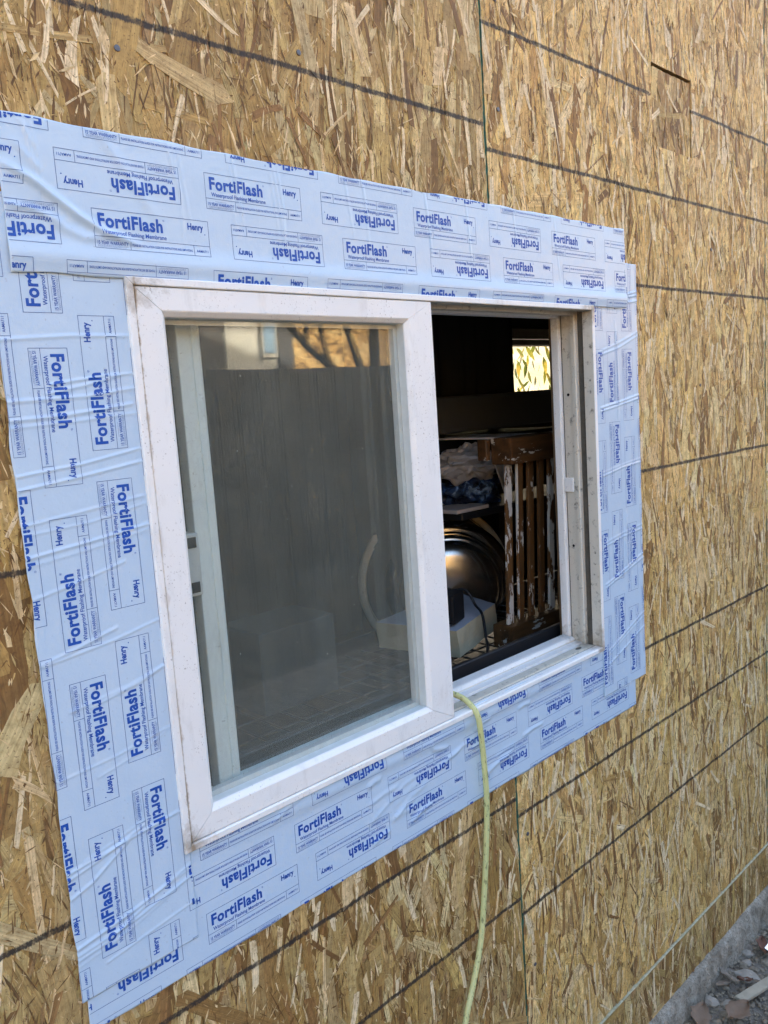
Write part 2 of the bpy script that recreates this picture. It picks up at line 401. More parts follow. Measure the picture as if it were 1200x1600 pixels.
for pi_, (rect, holes, y0, st) in enumerate(panels):
    rects = [rect]
    for h in holes: rects = cut(rects, h)
    bm = bmesh.new()
    for (a, b, c, d) in rects: box_bm(a, b, y0, y0+.011, c, d, bm=bm)
    me = bm_mesh(bm, 'osb_panel')
    me.materials.append(M_OSB); me.materials.append(M_EDGE); me.materials.append(M_PALE)
    for p in me.polygons:
        if abs(p.normal.x) > .9 and (abs(p.center.x-rect[0]) < 1e-4 or abs(p.center.x-rect[1]) < 1e-4): p.material_index = 1 if y0 == 0 else 2
        elif p.normal.z > .9 and y0 < 0: p.material_index = 2
    po = link('osb_panel', me, (), house)
    if not st: continue
    if rect == PATCH: po['label'] = 'small rectangular board patch let into the sheathing'
    r = random.Random(100+pi_); TINT[0] = (.98 if rect == PATCH else 1.34) if rect[0] > 1.0 and rect[2] > .2 else .84
    area = (min(rect[1], 3.0)-rect[0])*(rect[3]-rect[2])
    V = []; F = []; C = []; Gr = []; big = []
    def put(poly, ca, sa, cx, cz, y, ta, tb, col, seed, skirt=.0006):
        b0 = len(V)
        for (x, z) in poly:
            dx, dz = x-cx, z-cz; a = -dx*sa+dz*ca; b = dx*ca+dz*sa
            V.append((x, y+ta*a+tb*b, z)); C.append(col+(1,)); Gr.append((a+seed, b+seed*3, 0))
        n = len(poly); F.append(tuple(range(b0, b0+n)))
        if skirt:
            for i in range(n):
                v = V[b0+i]; V.append((v[0], v[1]+skirt, v[2])); C.append(col+(1,)); Gr.append(Gr[b0+i])
            for i in range(n): F.append((b0+(i+1) % n, b0+i, b0+n+i, b0+n+(i+1) % n))
    ns = int(area*2100)
    for s in range(ns):
        L = min(.21, max(.03, r.lognormvariate(math.log(.112), .42))); w = min(.045, max(.004, r.lognormvariate(math.log(.0185), .50)))
        cx = r.uniform(rect[0]-.02, min(rect[1], 3.0)+.02); cz = r.uniform(rect[2]-.03, rect[3]+.03)
        if HID[0]+.05 < cx < HID[1]-.05 and HID[2]+.06 < cz < HID[3]-.06: continue
        th = angle(r); ca, sa = math.cos(th), math.sin(th)
        lev = s/ns
        y = y0-.0002-.0016*lev-r.uniform(0, .0004); ta = r.uniform(-.004, .004); tb = r.uniform(-.015, .015)
        P = [(cx-a*sa+b*ca, cz+a*ca+b*sa) for a, b in strand_poly(r, L, w)]
        col = scol(r); seed = r.uniform(0, 50)
        if lev > .72 and L*w > .0021 and NB < 290 and .2 < cx < 2.5 and len(rects) and not (HID[0]-.04 < cx < HID[1]+.04 and HID[2]-.06 < cz < HID[3]+.06) and rect[0]+.05 < cx < rect[1]-.05 and rect[2]+.1 < cz < rect[3]-.1 and not any(h[0]-.04 < cx < h[1]+.04 and h[2]-.1 < cz < h[3]+.1 for h in holes) and y0 == 0:
            big.append((cx, cz, th, y-.0003, L, w, col, r.randrange(14))); NB += 1; continue
        for q in rects:
            if cx+.12 < q[0] or cx-.12 > q[1] or cz+.12 < q[2] or cz-.12 > q[3]: continue
            pc = clip_poly(P, q)
            if len(pc) >= 3: put(pc, ca, sa, cx, cz, y, ta, tb, col, seed)
    tb_ = TINT[0] > 1.1
    for s in range(int(area*(520 if tb_ else 330))):        # narrow pale or dark flakes lying on top of the mat
        L = min(.16, max(.03, r.lognormvariate(math.log(.062), .40))); w = min(.022, max(.003, r.lognormvariate(math.log(.0075), .45)))
        cx = r.uniform(rect[0], min(rect[1], 3.0)); cz = r.uniform(rect[2], rect[3])
        if HID[0]+.03 < cx < HID[1]-.03 and HID[2]+.03 < cz < HID[3]-.03: continue
        th = r.gauss(0, .22) if r.random() < .85 else r.uniform(-1.2, 1.2); ca, sa = math.cos(th), math.sin(th)
        q = r.random(); col = (.86, .74, .51) if q < .45 else ((.76, .60, .35) if q < .72 else ((.30, .165, .06) if q < .9 else (.20, .105, .036)))
        P = [(cx-a*sa+b*ca, cz+a*ca+b*sa) for a, b in strand_poly(r, L, w)]
        for q in rects:
            if cx+.1 < q[0] or cx-.1 > q[1] or cz+.1 < q[2] or cz-.1 > q[3]: continue
            pc = clip_poly(P, q)
            if len(pc) >= 3: put(pc, ca, sa, cx, cz, y0-.0021-r.uniform(0, .0004), r.uniform(-.004, .004), r.uniform(-.015, .015), col, r.uniform(0, 50))
    for s in range(int(area*2700)):  # dark slivers: resin gaps with flake-edge shade put into the colour; pale: flakes
        L = r.lognormvariate(math.log(.030), .45); w = r.lognormvariate(math.log(.0017), .35)
        cx = r.uniform(rect[0]+.006, min(rect[1], 3.0)-.006); cz = r.uniform(rect[2]+.02, rect[3]-.02)
        if HID[0] < cx < HID[1] and HID[2] < cz < HID[3]: continue
        if not any(q[0]+.006 < cx < q[1]-.006 and q[2]+.03 < cz < q[3]-.03 for q in rects): continue
        th = r.gauss(0, .24); ca, sa = math.cos(th), math.sin(th); y = y0-.0016-r.uniform(0, .0008)
        q = r.random(); col = (.13, .065, .022) if q < .50 else ((.26, .145, .052) if q < .72 else (.84, .70, .45))
        if q >= .72: w *= 1.5
        pl = [(-L/2, 0), (-L*.2, -w/2), (L*.25, -w*.4), (L/2, r.uniform(-.3, .3)*w), (L*.1, w/2), (-L*.3, w*.35)]
        P = [(cx-a*sa+b*ca, cz+a*ca+b*sa) for a, b in pl]
        put(P, ca, sa, cx, cz, y, r.uniform(-.012, .012), 0, col, r.uniform(0, 50), 0)
    nf = int(area*11500)
    for s in range(nf):
        L = r.lognormvariate(math.log(.0115), .55); w = r.lognormvariate(math.log(.0016), .45)
        cx = r.uniform(rect[0]+.006, min(rect[1], 3.0)-.006); cz = r.uniform(rect[2]+.01, rect[3]-.01)
        if HID[0] < cx < HID[1] and HID[2] < cz < HID[3]: continue
        # fines gather in clusters
        if mnoise.noise(Vector((cx*9, cz*6, pi_))) < r.uniform(-.5, .25): continue
        if not any(q[0]+.004 < cx < q[1]-.004 and q[2]+.01 < cz < q[3]-.01 for q in rects): continue
        th = r.gauss(0, .6); ca, sa = math.cos(th), math.sin(th); y = y0-.0020-r.uniform(0, .0008)
        q = r.random()
        col = (.80, .65, .38) if q < .30 else ((.15, .075, .025) if q < .60 else scol(r))
        pl = [(-L/2, -w*.2), (0, -w/2), (L/2, 0), (r.uniform(-.2, .2)*L, w/2)]
        P = [(cx-a*sa+b*ca, cz+a*ca+b*sa) for a, b in pl]
        put(P, ca, sa, cx, cz, y, r.uniform(-.03, .03), 0, col, r.uniform(0, 50), 0)
    sm = mesh('wood_strand_layer', V, F)
    a = sm.attributes.new('col', 'FLOAT_COLOR', 'POINT'); a.data.foreach_set('color', np.array(C, dtype=np.float32).ravel())
    a = sm.attributes.new('gr', 'FLOAT_VECTOR', 'POINT'); a.data.foreach_set('vector', np.array(Gr, dtype=np.float32).ravel())
    so = link('wood_strand_layer', sm, M_STRAND, po); so['kind'] = 'stuff'
    # the largest flakes lying on top are pieces of their own
    if big:
        var = []
        rv = random.Random(55)
        for vi in range(14):
            asp = (5.2, 6.5, 3.5, 8)[vi % 4]
            pts = strand_poly(rv, 1.0, 1.0/asp); n = len(pts)
            VV = [(b*asp, 0, a_) for a_, b in pts]; VV += [(x, 1.0, z) for x, _, z in VV]
            FF = [tuple(range(n))]+[((i+1) % n, i, n+i, n+(i+1) % n) for i in range(n)]
            mv = mesh('wood_strand', VV, FF)
            aa = mv.attributes.new('col', 'FLOAT_COLOR', 'POINT'); aa.data.foreach_set('color', np.ones(len(VV)*4, dtype=np.float32))
            aa = mv.attributes.new('gr', 'FLOAT_VECTOR', 'POINT')
            aa.data.foreach_set('vector', np.array([(v[2]*.12+vi, v[0]*.022+vi*2, 0) for v in VV], dtype=np.float32).ravel())
            mv.materials.append(M_STRAND); var.append(mv)
        for (cx, cz, th, y, L, w, col, vi) in big:
            o = bpy.data.objects.new('wood_strand', var[vi]); COL.objects.link(o); o.parent = po
            o.location = (cx, y, cz); o.rotation_euler = (0, -th, 0); o.scale = (w, .0012, L); o.color = col+(1,)

# nail heads
M_NAIL = simple('steel nail', (.13, .135, .15), .45, .5, .5, bump=0)
for (x, z) in ((.497, 2.052), (.768, 2.11), (1.215, 2.3), (1.21, 2.12), (1.20, .78), (1.205, .5), (2.05, 1.95), (1.98, 1.62)):
    v, f = lathe([(.0001, -.0006), (.0032, -.0004), (.0038, 0), (.0038, .003)], 12, Matrix.Translation((x, -.0034, z)) @ Matrix.Rotation(R(-90), 4, 'X'))
    link('nail_head', mesh('nail_head', v, f), M_NAIL, house)
# foundation: rough concrete edge
k = NT('rough concrete'); P = k.pos()
n = k.noise(P, 24, 6, .7); n2 = k.noise(P, 190, 3, .7)
c = k.ramp(n, [(.3, (.15, .125, .09)), (.52, (.36, .325, .265)), (.75, (.56, .52, .44))]); c = k.mix(k.ramp(n2, [(.5, 0.0), (.66, .75)]), c, (.13, .11, .08))
k.base(c, .92, .15); k.bump(k.math('ADD', n, n2), .8, .006); M_CONC = k.m
V = []; F = []; prof = [(.011, .0945), (-.006, .097), (-.014, .0945), (-.019, .087), (-.023, .07), (-.026, .045), (-.031, .02), (-.036, -.05)]
xs = [-3.2+i*.2 for i in range(0, 22)]+[1.2+i*.008 for i in range(0, 240)]+[3.12+i*.3 for i in range(0, 17)]
for x in xs:
    for j, (y, z) in enumerate(prof):
        nn = mnoise.noise(Vector((x*17, j*.5, 2)))*.009+mnoise.noise(Vector((x*55, j*1.3, 7)))*.006
        V.append((x, y-(nn if j > 1 else nn*.3)-.003, z+nn*.5))
n = len(prof)
for i in range(len(xs)-1):
    for j in range(n-1): F.append((i*n+j, i*n+j+1, (i+1)*n+j+1, (i+1)*n+j))
me = mesh('foundation', V, F)
for p in me.polygons: p.use_smooth = True
link('foundation', me, M_CONC, house)
# room behind: framing, walls, ceiling, floor, roof
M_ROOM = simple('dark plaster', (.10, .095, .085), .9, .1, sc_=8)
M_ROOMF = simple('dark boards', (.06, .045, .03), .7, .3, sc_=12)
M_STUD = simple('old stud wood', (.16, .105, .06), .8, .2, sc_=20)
def hpart(name, mats, *a): return link(name, box(*a), mats, house)
bm = bmesh.new()
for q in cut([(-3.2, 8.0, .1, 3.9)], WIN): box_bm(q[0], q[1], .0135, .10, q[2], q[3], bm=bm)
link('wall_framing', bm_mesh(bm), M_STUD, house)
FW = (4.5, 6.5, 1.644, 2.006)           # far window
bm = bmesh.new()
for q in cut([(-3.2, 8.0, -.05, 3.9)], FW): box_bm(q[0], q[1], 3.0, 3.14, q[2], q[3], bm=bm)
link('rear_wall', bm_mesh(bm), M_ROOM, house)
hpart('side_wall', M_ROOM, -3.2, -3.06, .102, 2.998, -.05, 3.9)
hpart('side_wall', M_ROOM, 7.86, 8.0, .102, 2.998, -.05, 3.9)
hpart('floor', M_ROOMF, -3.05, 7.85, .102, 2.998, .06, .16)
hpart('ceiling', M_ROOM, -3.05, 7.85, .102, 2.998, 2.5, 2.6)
hpart('roof', simple('asphalt shingle', (.06, .055, .05), .95, .1), -3.3, 8.1, -.02, 3.3, 3.902, 4.1)
# unseen wedge added beyond the picture to cast slanting shade on the neighbour's wall
Vw = [(10.55, .2, 0), (17.95, .2, 0), (17.95, .2, 6.5), (10.55, .2, 9.07)]; Vw += [(x, 3.4, z) for x, _, z in Vw]
link('shadow_wedge', mesh('shadow_wedge', Vw, [(0, 1, 2, 3), (7, 6, 5, 4), (0, 4, 5, 1), (1, 5, 6, 2), (2, 6, 7, 3), (3, 7, 4, 0)]), M_OSB, house)
M_TRIM = simple('grey painted trim', (.6, .6, .58), .5, .3)
hpart('window_header', M_TRIM, 4.4, 6.6, 2.93, 2.998, 2.045, 2.125)
hpart('window_stool', M_ROOMF, 4.4, 6.6, 2.93, 2.998, 1.61, 1.644)

# ------------------------------------------------------------------ the window
FX0, FX1, FZ0, FZ1 = .472, 1.487, 1.075, 1.795
win = thing('sliding_window', 'weathered white vinyl sliding window, left pane glazed, right half open', 'window', (.98, 0, FZ0))
def frame_members(rect, profs, names, mats_, parent, gap=.0003):
    """rect outer; profs: dict side -> list of (o, y, material index of the face up to the next point)"""
    x0, x1, z0, z1 = rect
    objs = []
    for side, nm in names:
        pr = profs[side]; V = []; F = []; MI = []
        # the offsets on the two neighbouring sides at the same profile index give the mitre
        if side in ('L', 'R'):
            nb0, nb1 = profs['B'], profs['T']
        else: nb0, nb1 = profs['L'], profs['R']
        for i, (o, y, mi) in enumerate(pr):
            e0 = nb0[i][0]+gap; e1 = nb1[i][0]+gap
            if side == 'L': V += [(x0+o, y, z0+e0), (x0+o, y, z1-e1)]
            if side == 'R': V += [(x1-o, y, z0+e0), (x1-o, y, z1-e1)]
            if side == 'B': V += [(x0+e0, y, z0+o), (x1-e1, y, z0+o)]
            if side == 'T': V += [(x0+e0, y, z1-o), (x1-e1, y, z1-o)]
            if i: F.append((2*i-2, 2*i-1, 2*i+1, 2*i)); MI.append(pr[i-1][2])
        n = len(pr)
        F.append(tuple(2*i for i in range(n))); MI.append(0); F.append(tuple(2*i+1 for i in range(n))); MI.append(0)
        F.append((2*n-2, 2*n-1, 1, 0)); MI.append(0)
        me = mesh(nm, V, F)
        for p, mi in zip(me.polygons, MI): p.material_index = mi
        bm = bmesh.new(); bm.from_mesh(me); bmesh.ops.recalc_face_normals(bm, faces=bm.faces); bm.to_mesh(me); bm.free()
        objs.append(part(nm, me, mats_, parent))
    return objs
# outer frame, profile from the wall side over the front lip and back along the reveal with its tracks
jamb = [(0, .004, 0), (0, -.0112, 0), (.0012, -.0126, 0), (.0083, -.0126, 0), (.0095, -.0114, 1), (.0098, .011, 2), (.0050, .0125, 2), (.0050, .026, 1), (.0135, .0265, 1), (.0150, .029, 1), (.0150, .037, 1), (.0120, .039, 1),
        (.0120, .060, 2), (.0100, .0615, 2), (.0100, .0635, 0), (.0150, .0645, 0), (.0165, .068, 0), (.0165, .083, 0), (.0020, .084, 0)]
sill = [(0, .004, 0), (0, -.0112, 0), (.0012, -.0126, 0), (.0083, -.0126, 0), (.0100, -.0110, 0), (.0110, .004, 0), (.0090, .0055, 2), (.0090, .0085, 1), (.0125, .0095, 1), (.0125, .029, 2), (.0085, .0300, 2),
        (.0085, .0335, 0), (.0150, .0345, 0), (.0150, .052, 1), (.0165, .0540, 0), (.0225, .0560, 0), (.0240, .0590, 0), (.0240, .083, 0), (.0020, .084, 0)]
frame_members((FX0, FX1, FZ0, FZ1), dict(L=jamb, R=jamb, T=jamb, B=sill), (('L', 'frame_jamb'), ('R', 'frame_jamb'), ('T', 'frame_head'), ('B', 'frame_sill')), [M_VINYL, M_VINYLD, M_GRIME], win)
# fixed sash
SX0, SX1, SZ0, SZ1 = FX0+.0100, .9995, FZ0+.0108, FZ1-.0103
def sash_prof(w, yb, yf, yg):
    return [(0, yb, 0), (0, yf+.0015, 0), (.0015, yf, 0), (w-.0075, yf, 0), (w-.0060, yf+.0008, 0), (w-.0008, yf+.0060, 0), (w, yf+.0078, 1), (w, yg, 1), (w-.012, yg+.001, 0), (w-.014, yb, 0)]
sash = link('fixed_sash', None, (), win); sash.location = (0, 0, 0)
pr = dict(L=sash_prof(.0405, .031, -.0108, .012), R=sash_prof(.0605, .031, -.0108, .012), T=sash_prof(.0345, .031, -.0108, .012), B=sash_prof(.0365, .031, -.0108, .012))
frame_members((SX0, SX1, SZ0, SZ1), pr, (('L', 'stile'), ('R', 'stile'), ('T', 'rail'), ('B', 'rail')), [M_VINYL, M_SPACER], sash, gap=.0004)
gx0, gx1, gz0, gz1 = SX0+.033, SX1-.053, SZ0+.029, SZ1-.027
def pane(y, a, b, c, d): return mesh('glass_pane', [(a, y, c), (b, y, c), (b, y, d), (a, y, d)], [(0, 1, 2, 3)])
part('glass_pane', pane(.0120, gx0, gx1, gz0, gz1), M_GLASS, sash)
part('glass_pane', pane(.0265, gx0, gx1, gz0, gz1), M_GLASS2, sash)
spc = [(0, .0255, 0), (0, .0130, 0), (.0145, .0130, 0), (.0145, .0170, 0), (.0135, .0170, 0), (.0135, .0255, 0)]
frame_members((gx0, gx1, gz0, gz1), dict(L=spc, R=spc, T=spc, B=spc), (('L', 'spacer_bar'), ('R', 'spacer_bar'), ('T', 'spacer_bar'), ('B', 'spacer_bar')), [M_SPACER], sash)
# weatherstrip on the free edge of the meeting stile, and the bare metal edge beside it
r = random.Random(3); V = []; F = []
nst = 120
for i in range(nst+1):
    z = FZ0+.017+(FZ1-FZ0-.033)*i/nst; dx = r.uniform(-.0006, .0008)
    V += [(SX1+.0002, -.0045+r.uniform(-.0008, .0008), z), (SX1+.0052+dx, -.0040+r.uniform(-.001, .001), z), (SX1+.0060+dx, .014, z), (SX1+.0002, .016, z)]
for i in range(nst):
    for j in range(3): F.append((4*i+j, 4*i+j+1, 4*i+j+5, 4*i+j+4))
part('weatherstrip', mesh('weatherstrip', V, F), M_PILE, win)
part('edge_strip', box(SX1+.0066, SX1+.0082, .004, .030, FZ0+.018, FZ1-.018), M_ALU, win)
# inner sliding sash pushed to the left behind the fixed pane
slide = link('sliding_sash', None, (), win)
pr2 = lambda w: [(0, .058, 0), (0, .0385, 0), (.001, .0375, 0), (w*.36, .0375, 0), (w*.38, .0400, 0), (w*.62, .0400, 0), (w*.64, .0380, 0), (w-.003, .0380, 0), (w, .0400, 0), (w, .049, 0), (w-.010, .050, 0), (w-.012, .058, 0)]
frame_members((.5600, 1.040, FZ0+.0160, FZ1-.016), dict(L=pr2(.036), R=pr2(.034), T=pr2(.026), B=pr2(.030)), (('L', 'stile'), ('R', 'stile'), ('T', 'rail'), ('B', 'rail')), [M_VINYLIN], slide)
part('glass_pane', pane(.0495, .59, 1.012, FZ0+.040, FZ1-.036), M_GLASS2, slide)
lt = part('latch', box(.5390, .5596, .0300, .0570, 1.392, 1.476, .0015), simple('grey latch plastic', (.62, .66, .65), .4, .4), slide)
bm = bmesh.new(); box_bm(.5425, .5545, .0284, .0298, 1.457, 1.471, bm=bm); box_bm(.5425, .5545, .0284, .0298, 1.397, 1.411, bm=bm)
part('latch_recess', bm_mesh(bm), M_PILE, lt)
# small keeper and screws on the right jamb
part('keeper', box(FX1-.0165, FX1-.0121, .0415, .0635, 1.416, 1.446, .001), M_VINYL, win)
for z in (1.30, 1.62): 
    v, f = lathe([(.0001, 0), (.0026, 0), (.0030, .0012)], 10, Matrix.Translation((FX1-.01235, .048, z)) @ Matrix.Rotation(R(-90), 4, 'Y'))
    part('screw_hole', mesh('screw_hole', v, f), M_PILE, win)
# weep hole lump in the sill track
v, f = lathe([(.0001, .0022), (.003, .0019), (.0045, .001), (.005, 0)], 12, Matrix.Translation((1.435, .020, FZ0+.0126)) @ Matrix.Diagonal((2.0, .9, 1, 1)))
part('drain_cover', mesh('drain_cover', v, f), M_GRIME, win, True)

# ------------------------------------------------------------------ flashing membrane
# one printed block, laid out in its own box 0.1525 x 0.0435, text upright
BW, BH = .1525, .0435
tmpl = []                                   # (triangles as verts, faces, material index)
CAPH = .73
def text_mesh(body, x0, x1, y0, capfrac_h, bold=0.0):
    cu = bpy.data.curves.new('t', 'FONT'); cu.body = body; cu.size = 1.0; cu.resolution_u = 3; cu.offset = bold; cu.space_character = 1.08 if bold > .035 else 1.0
    o = bpy.data.objects.new('t', cu); COL.objects.link(o)
    dg = bpy.context.evaluated_depsgraph_get(); me = o.evaluated_get(dg).to_mesh()
    V = np.array([v.co[:] for v in me.vertices]); F = [tuple(p.vertices) for p in me.polygons]
    o.evaluated_get(dg).to_mesh_clear(); bpy.data.objects.remove(o); bpy.data.curves.remove(cu)
    cap = CAPH+2*bold
    xmin, xmax = V[:, 0].min(), V[:, 0].max()
    V2 = np.zeros((len(V), 2)); V2[:, 0] = x0+(V[:, 0]-xmin)/(xmax-xmin)*(x1-x0); V2[:, 1] = y0+(V[:, 1]+bold)/cap*capfrac_h
    return V2, F
CAPH = 1.0; _v, _f = text_mesh('H', 0, 1, 0, 1.0); CAPH = float(_v[:, 1].max()-_v[:, 1].min())
def fy(t): return BH*(1-t)                  # fraction from the top edge of the box
def addtext(body, fx0, fx1, ft0, ft1, mat, bold=0.0):
    V2, F = text_mesh(body, BW*fx0, BW*fx1, fy(ft1), (ft1-ft0)*BH, bold); tmpl.append((V2, F, mat))
addtext('FortiFlash', .044, .580, .10, .46, 0, .037)
addtext('\u00ae', .583, .600, .10, .155, 0)
addtext('Waterproof Flashing Membrane', .055, .605, .525, .64, 0, .012)
addtext('Henry', .805, .950, .10, .285, 0, .03)
addtext('.', .957, .967, .262, .285+.11, 0, .02)
addtext('15 YEAR WARRANTY', .022, .268, .810, .900, 0, .014)
addtext('PLEASE SEE INSTALLATION GUIDE FOR INSTRUCTIONS AND LIMITATIONS', .300, .830, .830, .890, 0, .012)
addtext('AAMA711', .870, .978, .820, .892, 0, .010)
def rule(x0, x1, y0, y1):
    n = max(2, int(max(x1-x0, y1-y0)/.004)); V = []; F = []
    for i in range(n+1):
        t = i/n
        V += [(x0+(x1-x0)*t, y0), (x0+(x1-x0)*t, y1)] if x1-x0 > y1-y0 else [(x0, y0+(y1-y0)*t), (x1, y0+(y1-y0)*t)]
    for i in range(n): F.append((2*i, 2*i+1, 2*i+3, 2*i+2))
    tmpl.append((np.array(V), F, 1))
lw = .00055
rule(0, BW, 0, lw); rule(0, BW, BH-lw, BH); rule(0, lw, 0, BH); rule(BW-lw, BW, 0, BH)
rule(0, BW, fy(.71), fy(.71)+lw); rule(BW*.285, BW*.285+lw, 0, fy(.71)); rule(BW*.845, BW*.845+lw, 0, fy(.71))
for (a, b, t) in ((.09, .20, .775), (.022, .268, .925), (.022, .25, .955)):
    x = BW*a
    while x < BW*b:                              # lines of print too small to read
        x2 = x+rnd.uniform(.0008, .0024); rule(x, min(x2, BW*b), fy(t)-.00018, fy(t)+.00018); x = x2+.0005
# flatten the template, splitting long edges so that it can follow the wrinkles
bm = bmesh.new()
for V2, F, mi in tmpl:
    vsn = [bm.verts.new((x, y, 0)) for x, y in V2]
    for f in F:
        try: bm.faces.new([vsn[i] for i in f]).material_index = mi
        except ValueError: pass
bmesh.ops.triangulate(bm, faces=bm.faces[:])
for it in range(3):
    le = [e for e in bm.edges if e.calc_length() > .0045]
    if not le: break
    bmesh.ops.subdivide_edges(bm, edges=le, cuts=1); bmesh.ops.triangulate(bm, faces=bm.faces[:])
bm.verts.index_update()
TV = np.array([v.co[:2] for v in bm.verts]); TF = [tuple(v.index for v in f.verts) for f in bm.faces]; TM = [f.material_index for f in bm.faces]
bm.free()

class Height:
    """wrinkles of a strip: ridges along polylines plus broad folds, sampled on a grid"""
    def __init__(s, rect, base, res=.0022):
        s.x0, s.x1, s.z0, s.z1 = rect; s.nx = int((s.x1-s.x0)/res)+1; s.nz = int((s.z1-s.z0)/res)+1
        s.xs = np.linspace(s.x0, s.x1, s.nx+1); s.zs = np.linspace(s.z0, s.z1, s.nz+1)
        s.X, s.Z = np.meshgrid(s.xs, s.zs); s.H = np.full(s.X.shape, base)
    def ridge(s, pts, amp, wid, fade=True):
        pts = [np.array(p) for p in pts]; L = sum(np.linalg.norm(b-a) for a, b in zip(pts, pts[1:])); acc = 0
        best = np.full(s.X.shape, 1e9); tt = np.zeros(s.X.shape)
        for a, b in zip(pts, pts[1:]):
            d = b-a; l = np.linalg.norm(d); t = np.clip(((s.X-a[0])*d[0]+(s.Z-a[1])*d[1])/(l*l), 0, 1)
            dd = np.hypot(s.X-a[0]-d[0]*t, s.Z-a[1]-d[1]*t); mk = dd < best
            best = np.where(mk, dd, best); tt = np.where(mk, (acc+t*l)/L, tt); acc += l
        env = np.clip(np.minimum(tt, 1-tt)*5, 0, 1)**.7 if fade else 1.0
        s.H += amp*np.exp(-(best/wid)**2)*env
    def bilinear(s, x, z):
        fx = np.clip((x-s.x0)/(s.x1-s.x0)*s.nx, 0, s.nx-1e-6); fz = np.clip((z-s.z0)/(s.z1-s.z0)*s.nz, 0, s.nz-1e-6)
        i = fx.astype(int); j = fz.astype(int); u = fx-i; v = fz-j; H = s.H
        return H[j, i]*(1-u)*(1-v)+H[j, i+1]*u*(1-v)+H[j+1, i]*(1-u)*v+H[j+1, i+1]*u*v
    def broad(s, amp, sc_, seed):
        for j in range(0, s.nz+1):
            for i in range(0, s.nx+1, 1):
                pass
        r = np.random.RandomState(seed)
        for q in range(10):
            kx, kz = r.normal(0, sc_, 2); s.H += amp/4*np.sin(s.X*kx+s.Z*kz+r.uniform(0, 6.28))
def strip(name, label, rect, hf, blocks, edge_jit=.0006):
    h = hf; nx, nz = h.nx+1, h.nz+1
    rj = random.Random(name+label)
    xs_ = h.X.copy(); zs_ = h.Z.copy()
    # slightly uneven cut edges
    def wob(n, a):
        q = np.zeros(n); f = [rj.uniform(0, 6.28) for _ in range(4)]
        for i, ph in enumerate(f): q += np.sin(np.arange(n)*(.013*(i+1)**1.7)+ph)
        return q*a
    wl, wr, wb, wt = wob(nz, edge_jit), wob(nz, edge_jit), wob(nx, edge_jit), wob(nx, edge_jit)
    xs_[:, 0] += wl; xs_[:, -1] += wr; zs_[0, :] += wb; zs_[-1, :] += wt
    V = np.stack([xs_.ravel(), -h.H.ravel(), zs_.ravel()], 1)
    idx = np.arange(nx*nz).reshape(nz, nx)
    F = np.stack([idx[:-1, :-1], idx[:-1, 1:], idx[1:, 1:], idx[1:, :-1]], -1).reshape(-1, 4)
    # turned-down rim
    ring = list(idx[0, :])+list(idx[1:, -1])+list(idx[-1, :-1][::-1])+list(idx[1:-1, 0][::-1])
    base = len(V); low = V[ring].copy(); low[:, 1] += .0012
    V = np.vstack([V, low]); n = len(ring)
    F = F.tolist()+[[ring[i], base+i, base+(i+1) % n, ring[(i+1) % n]] for i in range(n)]
    t = thing(name, label, 'membrane', ((rect[0]+rect[1])/2, 0, rect[2]), 'flashing strips round the window')
    me = mesh('sheet', V.tolist(), F)
    part('sheet', me, M_MEMB, t, True)
    AV = []; AF = []; AM = []; off = 0
    for (ox, oz, ax, ay) in blocks:            # origin of the box, its text direction and its up direction
        P = np.stack([ox+TV[:, 0]*ax[0]+TV[:, 1]*ay[0], oz+TV[:, 0]*ax[1]+TV[:, 1]*ay[1]], 1)
        x0, x1, z0, z1 = rect; e = .0004
        if P[:, 0].max() < x0 or P[:, 0].min() > x1 or P[:, 1].max() < z0 or P[:, 1].min() > z1: continue
        inside = (P[:, 0].min() > x0+e and P[:, 0].max() < x1-e and P[:, 1].min() > z0+e and P[:, 1].max() < z1-e)
        if inside: AV.append(P); AF += [tuple(i+off for i in f) for f in TF]; AM += TM; off += len(P)
        else:
            b = bmesh.new(); vv = [b.verts.new((p[0], 0, p[1])) for p in P]
            for f, mi in zip(TF, TM):
                try: b.faces.new([vv[i] for i in f]).material_index = mi
                except ValueError: pass
            for co, no in (((x0+e, 0, 0), (-1, 0, 0)), ((x1-e, 0, 0), (1, 0, 0)), ((0, 0, z0+e), (0, 0, -1)), ((0, 0, z1-e), (0, 0, 1))):
                bmesh.ops.bisect_plane(b, geom=b.verts[:]+b.edges[:]+b.faces[:], dist=1e-7, plane_co=co, plane_no=no, clear_outer=True)
            b.verts.index_update()
            if len(b.verts):
                AV.append(np.array([(v.co.x, v.co.z) for v in b.verts])); AF += [tuple(v.index+off for v in f.verts) for f in b.faces]; AM += [f.material_index for f in b.faces]; off += len(b.verts)
            b.free()
    if AV:
        P = np.vstack(AV); y = -(h.bilinear(P[:, 0], P[:, 1])+.00035)
        me = mesh('printed_lettering', np.stack([P[:, 0], y, P[:, 1]], 1).tolist(), AF)
        for p, mi in zip(me.polygons, AM): p.material_index = mi
        part('printed_lettering', me, [M_INK, M_INKL], t)
    return t
PER, RP = .378, .0595
RX, RZ = (1, 0), (0, 1)
def hblocks(up_x, row_z, rows, x0, x1):
    """rows of boxes along x. even rows: upright at up_x+k*PER, inverted .189 further; odd rows shifted"""
    out = []
    for rI in rows:
        z = row_z-RP*rI
        ux = up_x if rI % 2 == 0 else up_x+.153+.0
        ix = up_x+.187 if rI % 2 == 0 else up_x-.036
        for kk in range(-5, 6):
            a = ux+kk*PER
            if x0-.2 < a < x1+.2: out.append((a, z, (1, 0), (0, 1)))
            a = ix+kk*PER
            if x0-.2 < a < x1+.2: out.append((a+BW, z+BH, (-1, 0), (0, -1)))
    return out
